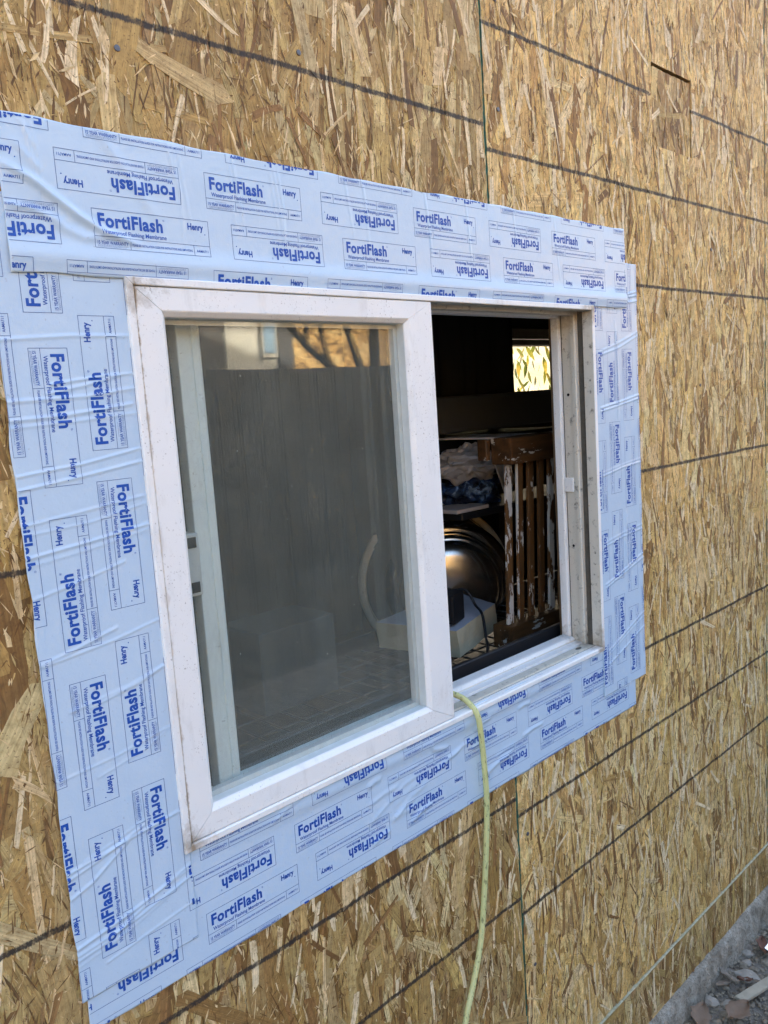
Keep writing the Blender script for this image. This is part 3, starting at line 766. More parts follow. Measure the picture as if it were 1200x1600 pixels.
def vblocks(col_x, up_z, cols, z0, z1):
    """columns of boxes along z: text reading upward at up_z in even columns"""
    out = []
    for cI in cols:
        x = col_x+RP*cI
        uz = up_z if cI % 2 == 0 else up_z-.224
        iz = up_z-.188 if cI % 2 == 0 else up_z-.036
        for kk in range(-5, 6):
            a = uz+kk*PER
            if z0-.2 < a < z1+.2: out.append((x+BH, a, (0, 1), (-1, 0)))
            a = iz+kk*PER
            if z0-.2 < a < z1+.2: out.append((x, a+BW, (0, -1), (1, 0)))
    return out
rw = random.Random(11)
def flat_(h, m_, base): h.H = np.where(m_, base+(h.H-base)*.12, h.H)
# sill strip (lowest layer)
rc = (.330, 1.624, .910, 1.085); h = Height(rc, .0046); h.broad(.0005, 9, 1)
h.ridge([(.52, 1.062), (.8, 1.060), (1.46, 1.061)], .0034, .012, True)
for i in range(26):
    x = rw.uniform(.75, 1.2) if i < 17 else rw.uniform(.36, 1.6); z = rw.uniform(.93, 1.06); a = rw.uniform(.2, .8); l = rw.uniform(.03, .10)
    h.ridge([(x, z), (x+l*.5, z+l*.5*a*.6), (x+l, z+l*a*.5-.004)], rw.uniform(.0008, .0024), rw.uniform(.0028, .0055))
h.ridge([(.935, 1.065), (.945, 1.045), (.985, 1.035)], .0022, .004)
flat_(h, (h.X < .495) | (h.X > 1.49), .0046)
strip('flashing_membrane', 'pale blue printed flashing strip running along below the window sill', rc, h, hblocks(.495, 1.053, range(0, 4), rc[0], rc[1]))
# left strip
rc = (.3230, .4800, .9545, 1.875); h = Height(rc, .0064, .0015); h.broad(.0005, 8, 2)
for z, n_, sl in ((1.655, 4, .10), (1.628, 2, .10), (1.562, 3, .16), (1.515, 2, .2), (1.470, 3, .14), (1.436, 2, .14), (1.355, 3, .20), (1.300, 2, .22), (1.215, 3, .25), (1.105, 4, .28), (1.075, 2, .28), (1.00, 5, .26), (.985, 2, .25), (1.72, 2, .05), (1.80, 2, .05)):
    for q in range(n_):
        zz = z+q*.0058+rw.uniform(-.001, .001); xa = .323 if rw.random() < .7 else rw.uniform(.34, .40); xb = .48 if rw.random() < .75 else rw.uniform(.42, .46)
        if rw.random() < .28: continue
        zz += rw.uniform(-.004, .004); sl *= rw.uniform(.6, 1.25)
        if rw.random() < .3: xb = rw.uniform(.37, .42)
        h.ridge([(xa-.02, zz-.01*sl), ((xa+xb)/2, zz+sl*.055+rw.uniform(-.003, .003)), (xb+.02, zz+sl*.15+rw.uniform(-.004, .004))], rw.uniform(.0005, .0013), rw.uniform(.0014, .0021), False)
flat_(h, h.Z > 1.79, .0064)
strip('flashing_membrane', 'pale blue printed flashing strip running down the left side of the window', rc, h, vblocks(.412, 1.597, range(-2, 2), rc[2], rc[3]))
# right strip
rc = (1.4895, 1.6680, .970, 1.887); h = Height(rc, .0064, .0016); h.broad(.0006, 8, 3)
for z, n_, sl in ((1.800, 3, .10), (1.70, 2, .25), (1.585, 2, .10), (1.45, 2, .1), (1.30, 2, .1), (1.21, 2, .25), (1.062, 2, .35), (1.04, 1, .35)):
    for q in range(n_):
        zz = z+q*.007
        h.ridge([(1.51, zz-.004), (1.59, zz+sl*.06+rw.uniform(-.004, .004)), (1.68, zz+sl*.15+rw.uniform(-.004, .004))], rw.uniform(.0006, .0015), .0020, False)
h.ridge([(1.575, 1.77), (1.582, 1.65), (1.578, 1.56)], .0012, .004); h.ridge([(1.60, 1.36), (1.597, 1.30), (1.60, 1.22)], .0016, .005)
flat_(h, (h.Z > 1.79) & (h.X < 1.63), .0064)
strip('flashing_membrane', 'pale blue printed flashing strip running down the right side of the window', rc, h, vblocks(1.541, 1.592, range(-1, 3), rc[2], rc[3]))
# head strip (top layer)
rc = (.3455, 1.6200, 1.7935, 1.9555); h = Height(rc, .0082, .0018); h.broad(.0005, 8, 4)
h.ridge([(.345, 1.812), (.9, 1.811), (1.62, 1.812)], .0032, .014, False)
for pts, a, wd in (([(.345, 1.905), (.375, 1.892), (.425, 1.858), (.455, 1.842), (.50, 1.832)], .0046, .0042), ([(.345, 1.862), (.37, 1.861), (.41, 1.848)], .0022, .004), ([(.39, 1.85), (.43, 1.835), (.46, 1.838)], .0018, .005),
                   ([(.455, 1.958), (.50, 1.90), (.525, 1.86)], .0014, .007), ([(.36, 1.93), (.39, 1.90)], .0012, .004), ([(.37, 1.955), (.385, 1.925)], .001, .0025)):
    h.ridge(pts, a, wd)
for x in (.375, .382, .545, .552, .558, .63, .637, .695, .702, .709, .83, .865, 1.0, 1.1, 1.23, 1.36):
    z1_ = 1.958; z0_ = rw.uniform(1.83, 1.89)
    h.ridge([(x, z1_), (x+.006, (z1_+z0_)/2), (x+rw.uniform(.004, .016), z0_)], rw.uniform(.0007, .0014), .0018)
strip('flashing_membrane', 'pale blue printed flashing strip laid across the top of the window', rc, h, hblocks(.441, 1.885+RP-.0005, range(0, 4), rc[0], rc[1]))

# ------------------------------------------------------------------ the cable hanging out of the window
k = NT('pale yellow green jacket'); P = k.pos()
c = k.mix(k.noise(P, 30, 3), (.50, .52, .21), (.64, .64, .32)); c = k.mix(k.ramp(k.noise(k.mapping(P, (1, 1, .35)), 220, 3, .6), [(.56, 0.0), (.66, .8)]), c, (.17, .17, .08))
k.base(c, .5, .35); k.bump(k.noise(P, 200, 3), .15, .001); M_JACK = k.m
cab = [(1.03, .098, .96), (1.02, .098, 1.07), (1.008, .088, 1.110), (1.010, .062, 1.1185), (1.030, .032, 1.112), (1.042, .012, 1.104), (1.0475, -.004, 1.0930), (1.0510, -.0165, 1.076), (1.0545, -.0190, 1.050), (1.0625, -.0170, .985), (1.066, -.0160, .915), (1.061, -.0150, .840), (1.047, -.0155, .745), (1.026, -.018, .655), (.998, -.020, .590), (.965, -.024, .530), (.94, -.03, .44), (.93, -.03, .30), (.95, -.045, .12), (1.0, -.06, .045), (1.1, -.11, .030)]
v, f = tube(smooth_path(cab, 10), .0052, 14)
me = mesh('electrical_cable', v, f)
for p in me.polygons: p.use_smooth = True
tag(link('electrical_cable', me, M_JACK), 'pale yellow green cable hanging out over the window sill', 'cable')

# ------------------------------------------------------------------ things inside the room
M_BLACK = simple('black painted metal', (.012, .013, .016), .5, .4, sc_=40)
M_DARKB = simple('dark blue black board', (.085, .095, .115), .45, .4, sc_=25)
sh = thing('shelving_unit', 'black metal shelving with a wire shelf just inside the open window', 'shelf', (1.3, .45, .16))
SX, SX2, SY, SY2, SHZ = .62, 2.30, .108, .53, 1.035
part('front_bar', box(SX, SX2, SY, SY+.012, 1.062, 1.112, .002), M_BLACK, sh)
part('back_bar', box(SX, SX2, SY2, SY2+.012, 1.02, 1.07, .002), M_BLACK, sh)
M_WIRE = simple('worn wire', (.06, .06, .06), .35, .5, .6, var=.8, sc_=30)
xw = SX+.03
while xw < SX2:
    v, f = tube([(xw, SY+.012, SHZ), (xw, SY2, SHZ)], .0022, 6); part('shelf_wire', mesh('w', v, f), M_WIRE, sh); xw += .052
for yw in (.16, .235, .31, .385, .46):
    v, f = tube([(SX, yw, SHZ-.0042), (SX2, yw, SHZ-.0042)], .0020, 6); part('shelf_wire', mesh('w', v, f), M_WIRE, sh)
for x in (SX, SX2-.03):
    for y in (SY+.014, .87): part('leg', box(x, x+.03, y, y+.03, .16, 2.0), M_BLACK, sh)
part('shelf_board', box(1.611, SX2-.031, .60, .86, 1.474, 1.514, .003), M_BLACK, sh)
part('shelf_board', box(1.611, SX2-.031, .60, .86, 1.531, 1.634, .004), M_DARKB, sh)
part('upright', box(1.58, 1.610, .60, .86, .811, 2.0), M_BLACK, sh)
part('shelf_board', box(SX+.031, SX2-.031, .13, .869, .78, .81, .003), M_BLACK, sh)
# dark curtain above
V = []; F = []; nc = 36
for i in range(nc+1):
    x = 1.56+.560*i/nc; y = .66+.018*math.sin(i*.55)+.010*math.sin(i*1.3+1)
    V += [(x+.005, y, 2.42), (x+.003, y*1.0, 1.9), (x-.006*(i/nc), y-.004, 1.6345)]
for i in range(nc): F += [(3*i, 3*i+3, 3*i+4, 3*i+1), (3*i+1, 3*i+4, 3*i+5, 3*i+2)]
me = mesh('curtain', V, F)
for p in me.polygons: p.use_smooth = True
cu = link('curtain', me, simple('black cloth', (.030, .028, .026), .95, .05)); md = cu.modifiers.new('thick', 'SOLIDIFY'); md.thickness = .003
tag(cu, 'black cloth hanging in the dark above the shelves', 'curtain')
tag(link('band', box(1.70, 1.862, .40, .74, 1.5150, 1.5200, .0005), simple('plain white', (.7, .7, .74), .8, .2)), 'white envelope lying on the black shelf board', 'band')  # thin white piece set in the gap below the upper board
# slatted wooden panel with chipped white paint
def chipped(name, seed, white):
    k = NT(name); P = k.pos(); ad = k.n('VectorMath', operation='ADD'); k.set(ad.inputs[0], P); ad.inputs[1].default_value = (seed, seed*2, seed)
    Q = ad.outputs[0]
    wood = k.ramp(k.noise(k.mapping(Q, (50, 50, 8)), 1.0, 4, .6), [(.3, (.06, .028, .009)), (.7, (.16, .075, .023))])
    n = k.noise(k.mapping(Q, (34, 34, 11)), 1.0, 5, .65)
    pm = k.ramp(n, [(white, 0.0), (white+.015, 1.0)])
    c = k.mix(pm, wood, k.mix(k.noise(Q, 60, 3), (.50, .48, .44), (.68, .66, .62)))
    k.base(c, .6, .35); k.bump(k.math('ADD', pm, n), .3, .0015); return k.m
M_CH1 = chipped('brown wood with chipped paint', 3, .60); M_CH2 = chipped('white paint peeling off brown wood', 9, .50); M_CHR = chipped('brown rail with paint specks', 5, .62)
k = NT('chipped rail'); P = k.pos()
wood = k.ramp(k.noise(k.mapping(P, (8, 50, 50)), 1.0, 4, .6), [(.3, (.035, .017, .006)), (.7, (.115, .052, .017))])
pm = k.ramp(k.noise(k.mapping(P, (11, 40, 44)), 1.0, 5, .65), [(.60, 0.0), (.612, 1.0)])
k.base(k.mix(pm, wood, (.50, .48, .43)), .55, .35); k.bump(pm, .3, .0015); M_RAIL = k.m
sp = thing('slatted_panel', 'brown slatted wooden panel with chipped white paint inside the open window', 'panel', (1.65, .25, 1.04))
part('rail', box(1.470, 2.12, .218, .276, 1.040, 1.094, .003, 2), M_RAIL, sp)
part('rail', box(1.490, 2.14, .214, .272, 1.470, 1.531, .003, 2), M_RAIL, sp)
part('cross_piece', box(1.474, 1.4895, .2725, .30, 1.480, 1.529, .002), M_RAIL, sp)
for i in range(9):
    x = 1.489+i*.0425
    bm = box_bm(x, x+.0210, .236, .244, 1.0945, 1.4695, .0012)
    for v in bm.verts: v.co.x += (v.co.z-1.28)*.05
    me = bm_mesh(bm); me.materials.append((M_CH2, M_CH1, M_CH1, M_CH1, M_CH2, M_CH1, M_CH2, M_CH1, M_CH1)[i]); me.materials.append(M_CH2)
    for p in me.polygons:
        if p.normal.x < -.7 and i in (0, 1, 4): p.material_index = 1
    part('slat', me, (), sp)
# cream foam slab with a black adapter and its lead
M_CREAM = simple('cream foam', (.62, .55, .38), .85, .2, sc_=50, bump=.3); M_GREYT = simple('grey blue cover', (.42, .45, .52), .7, .3, sc_=40)
bm = bmesh.new()
top = [(1.347, .282), (1.589, .362), (1.640, .545), (1.30, .50)]
vb = [bm.verts.new((x+.012, y+.004, 1.0385)) for x, y in top]; vt = [bm.verts.new((x, y, 1.105)) for x, y in top]
bm.faces.new(vb[::-1]); ft = bm.faces.new(vt)
for i in range(4): bm.faces.new((vb[i], vb[(i+1) % 4], vt[(i+1) % 4], vt[i]))
ft.material_index = 1
bmesh.ops.subdivide_edges(bm, edges=bm.edges[:], cuts=5, use_grid_fill=True)
for v in bm.verts:
    q = v.co*22; v.co += Vector((mnoise.noise(q), mnoise.noise(q+Vector((9, 0, 0))), mnoise.noise(q+Vector((0, 9, 0)))*.7))*.003
tag(link('foam_slab', bm_mesh(bm), [M_CREAM, M_GREYT]), 'cream slab with grey top lying on the wire shelf', 'slab')
ad = thing('power_adapter', 'black adapter with a looped lead on the cream slab', 'adapter', (1.40, .33, 1.106))
me = box(-.035, .030, -.028, .03, .0035, .072, .005, 2); me.transform(Matrix.Translation((1.395, .345, 1.106)) @ Matrix.Rotation(R(18), 4, 'Z')); part('body', me, M_BLACK, ad)
v, f = tube(smooth_path([(1.42, .37, 1.17), (1.475, .36, 1.165), (1.480, .335, 1.13), (1.462, .300, 1.115), (1.432, .268, 1.075), (1.395, .235, 1.055), (1.32, .20, 1.05), (1.36, .185, 1.045), (1.47, .20, 1.043), (1.50, .225, 1.043), (1.44, .24, 1.043), (1.33, .22, 1.043)], 9), .0034, 8)
me = mesh('lead', v, f); part('lead', me, M_BLACK, ad, True)
# stainless bowl standing on edge, cream basin rim behind it
M_STEEL = simple('stainless steel', (.66, .65, .63), .16, .5, 1.0, var=.06, sc_=18, bump=.03)
M_STEELB = simple('brushed steel', (.46, .45, .43), .22, .5, .97, var=.1, sc_=18, bump=.05)
def facing(c, d, sq=1.0):
    q = Vector(d).normalized().to_track_quat('-Z', 'Y').to_matrix().to_4x4(); return Matrix.Translation(c) @ q
tilt = facing((1.690, .600, 1.100), (-.62, -.72, -.02))
bowl = thing('steel_bowl', 'stainless steel bowl leaning behind the wire shelf beside the slatted panel', 'bowl', (1.69, .6, .81))
v, f = lathe([(.176, .030), (.184, .032), (.187, .027), (.184, .020), (.166, .010), (.160, .009), (.157, .012), (.153, .009), (.151, -.004)], 96, tilt); part('rim', mesh('rim', v, f), M_STEEL, bowl, True)
v, f = lathe([(.151, -.004), (.149, -.016), (.142, -.022), (.138, -.021), (.135, -.025), (.132, -.036), (.122, -.046), (.10, -.054), (.06, -.058), (.0001, -.059)], 96, tilt); part('body', mesh('body', v, f), M_STEELB, bowl, True)
v, f = lathe([(.176, .030), (.155, .008), (.135, -.016), (.08, -.040), (.0001, -.045)], 48, tilt); part('inside', mesh('inside', v, f), M_STEEL, bowl, True)
tl2 = facing((1.705, .665, 1.105), (-.55, -.78, .05))
bs = thing('plastic_basin', 'cream plastic basin rim showing above the steel bowl', 'basin', (1.715, .665, .81))
M_CRPL = simple('cream plastic', (.55, .50, .40), .45, .4, sc_=30)
v, f = lathe([(.204, .02), (.210, .030), (.222, .030), (.228, .020), (.224, .008), (.210, .006)], 72, tl2); part('rim', mesh('rim', v, f), M_CRPL, bs, True)
v, f = lathe([(.208, .02), (.20, .06), (.17, .10), (.0001, .105)], 60, tl2); part('body', mesh('body', v, f), simple('dark basin wall', (.05, .045, .04), .6, .3), bs, True)
# bags and papers behind
def crumple(name, label, cat, c, rad, scale, mat, seed, amp=.35):
    bm = bmesh.new(); bmesh.ops.create_icosphere(bm, subdivisions=4, radius=1.0)
    for v in bm.verts:
        q = v.co*1.25+Vector((seed, 0, 0)); d = 1+amp*(abs(mnoise.noise(q))*1.6-.4)+amp*.5*(abs(mnoise.noise(q*2.3))*2-.5)+amp*.05*mnoise.noise(q*5)
        v.co = Vector((v.co.x*scale[0], v.co.y*scale[1], v.co.z*scale[2]))*d*rad+Vector(c)
    return tag(link(name, bm_mesh(bm), mat), label, cat)
M_BAGW = simple('white plastic bag', (.42, .40, .40), .45, .4, sc_=25)
k = NT('blue black bag'); P = k.pos(); k.base(k.ramp(k.noise(P, 17, 3, .5, 1.5), [(.42, (.010, .014, .034)), (.56, (.03, .07, .18)), (.64, (.30, .45, .70)), (.69, (.02, .03, .08))]), .28, .5); M_BAGB = k.m
crumple('plastic_bag', 'white plastic bag stuffed under the black shelf board', 'bag', (1.69, .51, 1.452), .075, (1.45, .8, .62), M_BAGW, 2, .5)
crumple('plastic_bag', 'dark blue glossy bag with pale blue print above the steel bowl', 'bag', (1.72, .53, 1.375), .075, (1.45, .75, .72), M_BAGB, 7, .5)
me = box(-.05, .05, -.002, .002, -.06, .06); me.transform(Matrix.Translation((1.775, .455, 1.425)) @ Matrix.Rotation(R(-25), 4, 'Y') @ Matrix.Rotation(R(20), 4, 'Z')); tag(link('cardboard_sheet', me, simple('pale card', (.52, .47, .43), .8, .2)), 'pale card sheet wedged beside the dark blue bag', 'card')
part('shelf_board', box(1.56, SX2-.031, .43, .598, 1.318, 1.336, .002), M_BLACK, sh)
me = box(-.09, .04, -.045, .05, -.005, .005, .001); me.transform(Matrix.Translation((1.63, .475, 1.3425))); tag(link('notepad', me, simple('grey paper', (.45, .42, .42), .8, .2)), 'thin grey pad lying above the cream basin rim', 'notepad')
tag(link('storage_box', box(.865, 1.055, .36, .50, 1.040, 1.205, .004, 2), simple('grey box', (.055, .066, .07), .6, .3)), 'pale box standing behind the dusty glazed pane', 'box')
# dim sheet behind the glass, lower left
# ------------------------------------------------------------------ small things at the foot of the wall
M_STONE = simple('grey stone', (.33, .30, .255), .9, .2, var=.3, sc_=60, bump=.5)
def stone(name, label, x, y, r_, seed, mat=M_STONE, group='stones on the dirt by the foundation', flat=.6):
    bm = bmesh.new(); bmesh.ops.create_icosphere(bm, subdivisions=2, radius=1.0)
    for v in bm.verts:
        q = v.co*1.3+Vector((seed*3.1, seed, 0)); d = 1+.45*mnoise.noise(q)+.15*mnoise.noise(q*3)
        v.co = Vector((v.co.x*r_*1.2*d, v.co.y*r_*d, v.co.z*r_*flat*d))
    o = link(name, bm_mesh(bm), mat); o.location = (x, y, GZ+r_*flat*.55); o.rotation_euler = (0, 0, seed)
    return tag(o, label, 'stone', group)
stone('stone', 'pale angular stone close to the concrete footing', 1.885, -.052, .017, 1)
stone('stone', 'grey lump of stone half buried past the curled leaf', 2.035, -.085, .024, 2)
stone('stone', 'small round stone near the shiny scrap', 2.09, -.060, .013, 3)
stone('stone', 'flat stone between the lath and the footing', 1.91, -.085, .015, 4, flat=.4)
stone('stone', 'dull stone behind the curled leaf by the footing', 2.13, -.045, .014, 5)
stone('stone', 'stone at the far end of the visible dirt', 2.27, -.07, .016, 6)
# gravel
V = []; F = []; rg = random.Random(9)
ico = bmesh.new(); bmesh.ops.create_icosphere(ico, subdivisions=1, radius=1.0); IV = [v.co.copy() for v in ico.verts]; IF = [tuple(v.index for v in f.verts) for f in ico.faces]; ico.free()
for i in range(7000):
    x = rg.uniform(1.5, 3.2); y = -.03-abs(rg.gauss(0, .16)); r_ = rg.lognormvariate(math.log(.0030), .55); b0 = len(V)
    for q in IV: V.append((x+q.x*r_*rg.uniform(.7, 1.3), y+q.y*r_*rg.uniform(.7, 1.3), GZ+.003+q.z*r_*.7+mnoise.noise(Vector((x*6, y*6, 1)))*.012))
    F += [tuple(j+b0 for j in f) for f in IF]
tag(link('gravel', mesh('gravel', V, F), simple('grit', (.24, .205, .155), .95, .15, var=.6, sc_=55)), 'fine grit scattered over the dirt', 'gravel', kind='stuff')
def leaf(label, x, y, L, w, rot, curl, mat, z=.012, tiltx=0.0, group='dry leaves on the dirt'):
    V = []; F = []; n = 10
    for i in range(n+1):
        t = i/n; ww = w*math.sin(math.pi*min(1, t*1.02+.02))**.8*(1-.15*math.sin(t*19))
        for s in (-1, -.5, 0, .5, 1):
            V.append(((t-.5)*L, s*ww/2, curl*(s*s)*w*.6+curl*((t-.5)**2)*L*.8+.002*math.sin(t*13+s*3)))
    for i in range(n):
        for j in range(4): F.append((i*5+j, i*5+j+1, i*5+j+6, i*5+j+5))
    me = mesh('dry_leaf', V, F)
    for p in me.polygons: p.use_smooth = True
    o = link('dry_leaf', me, mat); o.location = (x, y, GZ+z); o.rotation_euler = (tiltx, 0, rot); md = o.modifiers.new('t', 'SOLIDIFY'); md.thickness = .0006
    return tag(o, label, 'leaf', group)
M_LEAF1 = simple('tan dry leaf', (.26, .215, .17), .75, .25, var=.3, sc_=70, bump=.3); M_LEAF2 = simple('brown dry leaf', (.16, .08, .055), .7, .25, var=.3, sc_=70, bump=.3); M_LEAF3 = simple('orange tan leaf', (.21, .145, .10), .7, .25, var=.25, sc_=60, bump=.3)
leaf('tan curled dry leaf pointing at the footing', 1.98, -.050, .075, .03, R(70), .5, M_LEAF1, .020, .5)
leaf('folded tan dry leaf lying across the curled one', 1.955, -.060, .06, .028, R(-20), .5, M_LEAF1, .018, -.5)
leaf('dark reddish dry leaf by the shiny scrap', 2.16, -.075, .07, .04, R(30), .4, M_LEAF2, .02, .4)
leaf('broad orange brown leaf nearest the footing at the picture edge', 1.800, -.060, .085, .05, R(15), .3, M_LEAF3, .022, .3)
leaf('broad orange brown leaf under the end of the lath', 1.875, -.125, .085, .055, R(-10), .3, M_LEAF3, .022, .1)
leaf('small brown leaf shred on the dirt', 2.01, -.088, .04, .016, R(120), .6, M_LEAF2, .012, .2)
me = box(-.075, .075, -.013, .013, -.004, .004, .001, 1); me.transform(Matrix.Translation((1.985, -.128, GZ+.022)) @ Matrix.Rotation(R(-12), 4, 'Z') @ Matrix.Rotation(R(4), 4, 'Y'))
tag(link('wood_lath', me, simple('weathered lath', (.40, .36, .28), .85, .2, var=.25, sc_=50, bump=.4)), 'broken piece of weathered lath on the dirt', 'lath')
me = box(-.02, .02, -.012, .012, -.0006, .0006); me.transform(Matrix.Translation((2.165, -.098, GZ+.028)) @ Matrix.Rotation(R(20), 4, 'X'))
tag(link('foil_scrap', me, simple('bright foil', (.8, .85, .88), .25, .6, .6, bump=.2)), 'small shiny foil scrap on the dirt', 'scrap')

# ------------------------------------------------------------------ across the yard: seen mirrored in the glass
M_FENCE = simple('weathered fence board', (.125, .115, .10), .9, .15, var=.12, sc_=9, bump=.4)
fe = thing('board_fence', 'dark board fence across the yard, mirrored in the window glass', 'fence', (4.0, -3.0, 0))
fm = box(-.0695, .0695, -.011, .011, 0, 1.85, .002)
fm.materials.append(M_FENCE)
for i in range(62):
    o = bpy.data.objects.new('fence_board', fm); COL.objects.link(o); o.parent = fe; o.location = (-4.6+i*.146, rnd.uniform(-.003, .003), rnd.uniform(-.002, .002)+.02)
for z in (.4, 1.5): o = link('fence_rail', box(-4.7, 4.6, -.06, -.0145, z, z+.09), M_FENCE, fe)
for i in range(5): link('fence_post', box(-4.5+i*2.2, -4.4+i*2.2, -.17, -.062, 0, 1.8), M_FENCE, fe)
# neighbour's house
M_STUC = simple('pale stucco', (.52, .49, .40), .95, .1, var=.12, sc_=90, bump=.5)
nh = thing('neighbour_house', 'pale stucco house beyond the fence, mirrored in the window glass', 'house', (4.6, -11.0, 0))
part('wall', box(6.66, 7.56, -14.0, -9.0, .02, 4.2), M_STUC, nh)
part('dark_wall', box(.6, 6.655, -14.0, -9.02, .02, 4.2), simple('dark wall colour', (.085, .075, .065), .8, .2, sc_=5), nh)  # wall section beside the stucco, given a darker colour
part('roof', box(.2, 7.95, -14.4, -8.35, 4.2, 4.45), simple('brown roof', (.10, .07, .05), .9, .1), nh)
part('downspout', box(7.565, 7.85, -9.3, -8.96, .02, 4.19), simple('dark downspout', (.05, .045, .04), .6, .3), nh)
wi = part('window', box(7.26, 7.54, -8.998, -8.95, 2.40, 3.40), simple('pale frame', (.42, .39, .32), .6, .3), nh)
part('pane', box(7.30, 7.50, -8.949, -8.94, 2.46, 3.34), simple('blue grey pane', (.20, .30, .38), .3, .5, var=.7, sc_=9), wi)
# hillside behind
k = NT('dry hillside'); P = k.pos()
n = k.noise(P, 1.4, 7, .75, 1.0); n2 = k.noise(P, 5, 5, .75)
c = k.ramp(n, [(.36, (.09, .05, .018)), (.47, (.46, .26, .075)), (.60, (.66, .46, .19))]); c = k.mix(k.ramp(n2, [(.50, 0.0), (.62, .85)]), c, (.09, .055, .025))
k.base(c, .95, .1); k.bump(k.math('ADD', n, n2), 1.0, .2); M_HILL = k.m
def hill(name, x0, x1, ya, yb, z0, z1, mat, seed, nx=60, ny=24):
    V = []; F = []
    for j in range(ny+1):
        for i in range(nx+1):
            t = j/ny; x = x0+(x1-x0)*i/nx; y = ya+(yb-ya)*t
            e = min(1, t*3)
            V.append((x, y, z0+(z1-z0)*t**1.1+e*(.9*mnoise.noise(Vector((x*.25, y*.25, seed)))+.45*mnoise.noise(Vector((x*.9, y*.9, seed))))))
    for j in range(ny):
        for i in range(nx): F.append((j*(nx+1)+i, j*(nx+1)+i+1, (j+1)*(nx+1)+i+1, (j+1)*(nx+1)+i))
    me = mesh(name, V, F)
    for p in me.polygons: p.use_smooth = True
    return tag(link(name, me, mat), None, None, kind='structure')
h1 = hill('hillside', -40, 60, -15, -29, -.3, 11.0, M_HILL, 1); h1['label'] = 'dry brown hillside beyond the fence'
# bare forked tree
def tree_mesh(base, specs, seed, depth=4):
    r = random.Random(seed); parts_ = []
    def grow(p, d, L, rad, lev):
        n = 6; pts = [p]; q = p.copy(); dd = d.normalized()
        for i in range(n):
            dd = (dd+Vector((r.uniform(-1, 1), r.uniform(-1, 1), r.uniform(-.5, .9)))*.16).normalized(); q = q+dd*L/n; pts.append(q.copy())
        rr = [rad*(1-.55*i/n) for i in range(n+1)]
        parts_.append(tube(pts, rr, 7))
        if lev > 0:
            for c_ in range(3):
                i = r.randrange(2, n+1); nd = (dd+Vector((r.uniform(-1, 1), r.uniform(-1, 1), r.uniform(-.2, .8)))*.9).normalized()
                grow(pts[i], nd, L*r.uniform(.5, .75), rr[i]*.7, lev-1)
    for (p, d, L, rad, lev) in specs: grow(Vector(p), Vector(d), L, rad, lev)
    return join(parts_)
M_BARK = simple('dark bark', (.045, .036, .028), .95, .1, var=.4, sc_=14, bump=.8)
bt = thing('bare_tree', 'dark forked tree beyond the fence, mirrored in the window glass', 'tree', (6.6, -6.0, .02))
v, f = tube(smooth_path([(6.6, -6.0, -.1), (6.58, -6.0, .8), (6.62, -6.0, 1.7)], 4), [.14-.004*i for i in range(9)], 12); part('trunk', mesh('trunk', v, f), M_BARK, bt, True)
v, f = tree_mesh(None, [((6.6, -6.0, 1.62), (-.85, .1, .55), 2.4, .060, 4), ((6.64, -6.0, 1.65), (.05, 0, 1), 2.6, .070, 3), ((6.66, -6.0, 1.6), (.8, -.1, .5), 2.2, .050, 3), ((6.6, -6.0, 1.6), (-.35, -.2, 1), 2.4, .055, 3)], 12)
part('limbs', mesh('limbs', v, f), M_BARK, bt, True)

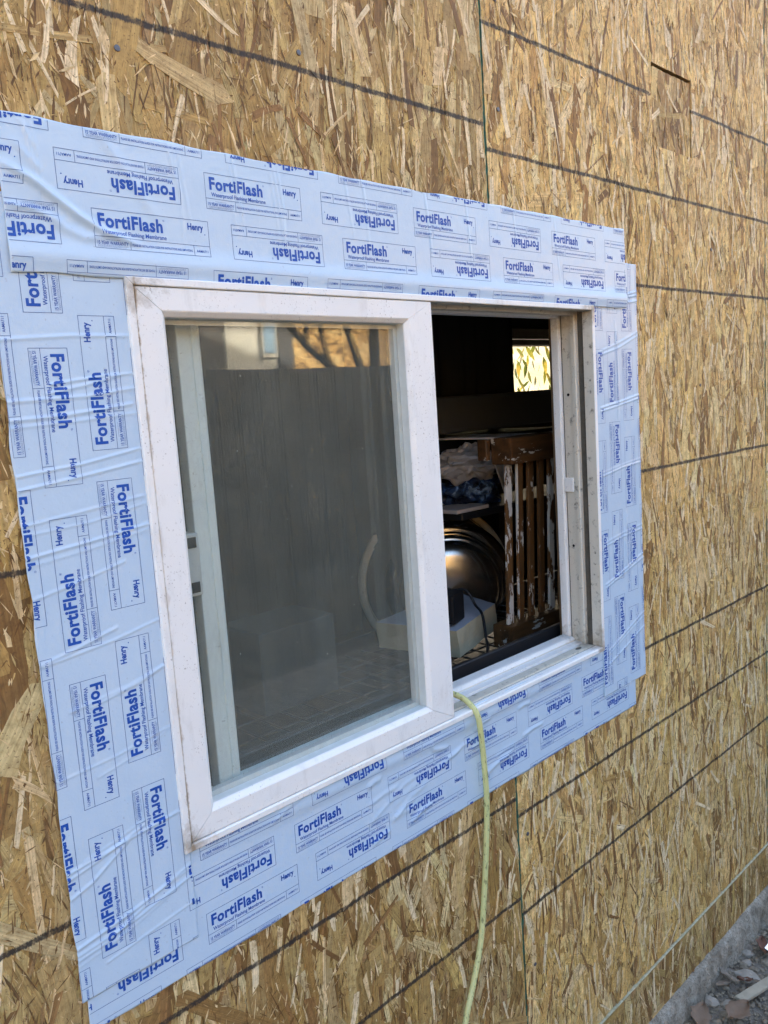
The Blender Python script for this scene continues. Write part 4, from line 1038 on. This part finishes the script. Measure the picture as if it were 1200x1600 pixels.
# ------------------------------------------------------------------ beyond the far window: sunlit leaves and a dry slope
k = NT('yellow green leaf'); rn = k.n('ObjectInfo').outputs['Random']; P = k.pos()
c = k.ramp(k.noise(P, 5, 2), [(.3, (.035, .050, .008)), (.5, (.075, .080, .012)), (.7, (.20, .14, .025))])
tb = k.n('BsdfTranslucent'); k.set(tb.inputs[0], c); k.base(c, .5, .3)
mxs = k.n('MixShader'); mxs.inputs[0].default_value = .45; k.t.links.new(k.b.outputs[0], mxs.inputs[1]); k.t.links.new(tb.outputs[0], mxs.inputs[2]); k.t.links.new(mxs.outputs[0], k.out.inputs[0]); M_YLEAF = k.m
M_GRASS = simple('dry pale grass', (.24, .19, .08), .95, .1, var=.5, sc_=3, bump=.5)
lt_ = thing('leafy_tree', 'sunlit yellow green tree outside the far window', 'tree', (7.6, 5.4, .02))
v, f = tube(smooth_path([(7.9, 5.6, -.1), (7.95, 5.6, 1.2), (8.0, 5.6, 2.6)], 5), [.10-.004*i for i in range(11)], 10); part('trunk', mesh('trunk', v, f), M_BARK, lt_, True)
v, f = tree_mesh(None, [((8.0, 5.6, 1.3), (-.8, -.4, .4), 2.2, .035, 3), ((8.0, 5.6, 1.8), (-.5, .2, .7), 2.4, .035, 3), ((7.97, 5.6, 1.0), (-.9, -.1, .25), 2.2, .03, 3), ((8.0, 5.6, 2.0), (.5, 0, .8), 1.8, .03, 2)], 8); part('limbs', mesh('limbs', v, f), M_BARK, lt_, True)
rl = random.Random(21); V = []; F = []
for i in range(1000):
    c_ = Vector((rl.gauss(7.2, 1.0), rl.gauss(5.3, .7), rl.gauss(1.95, .55)))
    if c_.y < 3.5 or c_.z < .3: continue
    d = Vector((rl.uniform(-.6, .6), rl.uniform(-.4, .4), -1+rl.uniform(-.2, .7))).normalized(); sd = d.cross(Vector((rl.uniform(-1, 1), rl.uniform(-1, 1), .2))).normalized(); nn = d.cross(sd)
    L = rl.uniform(.10, .22); w = L*.24; b0 = len(V)
    for t, ww in ((0, .1), (.25, .8), (.5, 1), (.75, .65), (1, .05)):
        p = c_+d*L*t+nn*(.25*L*t*t)
        V += [tuple(p-sd*w*ww/2), tuple(p+sd*w*ww/2)]
    for j in range(4): F.append((b0+2*j, b0+2*j+1, b0+2*j+3, b0+2*j+2))
part('leaves', mesh('leaves', V, F), M_YLEAF, lt_)['kind'] = 'stuff'
h2 = hill('hillside', -40, 70, 9, 60, -.2, 14.0, M_GRASS, 5); h2['label'] = 'pale dry slope seen through the far window'
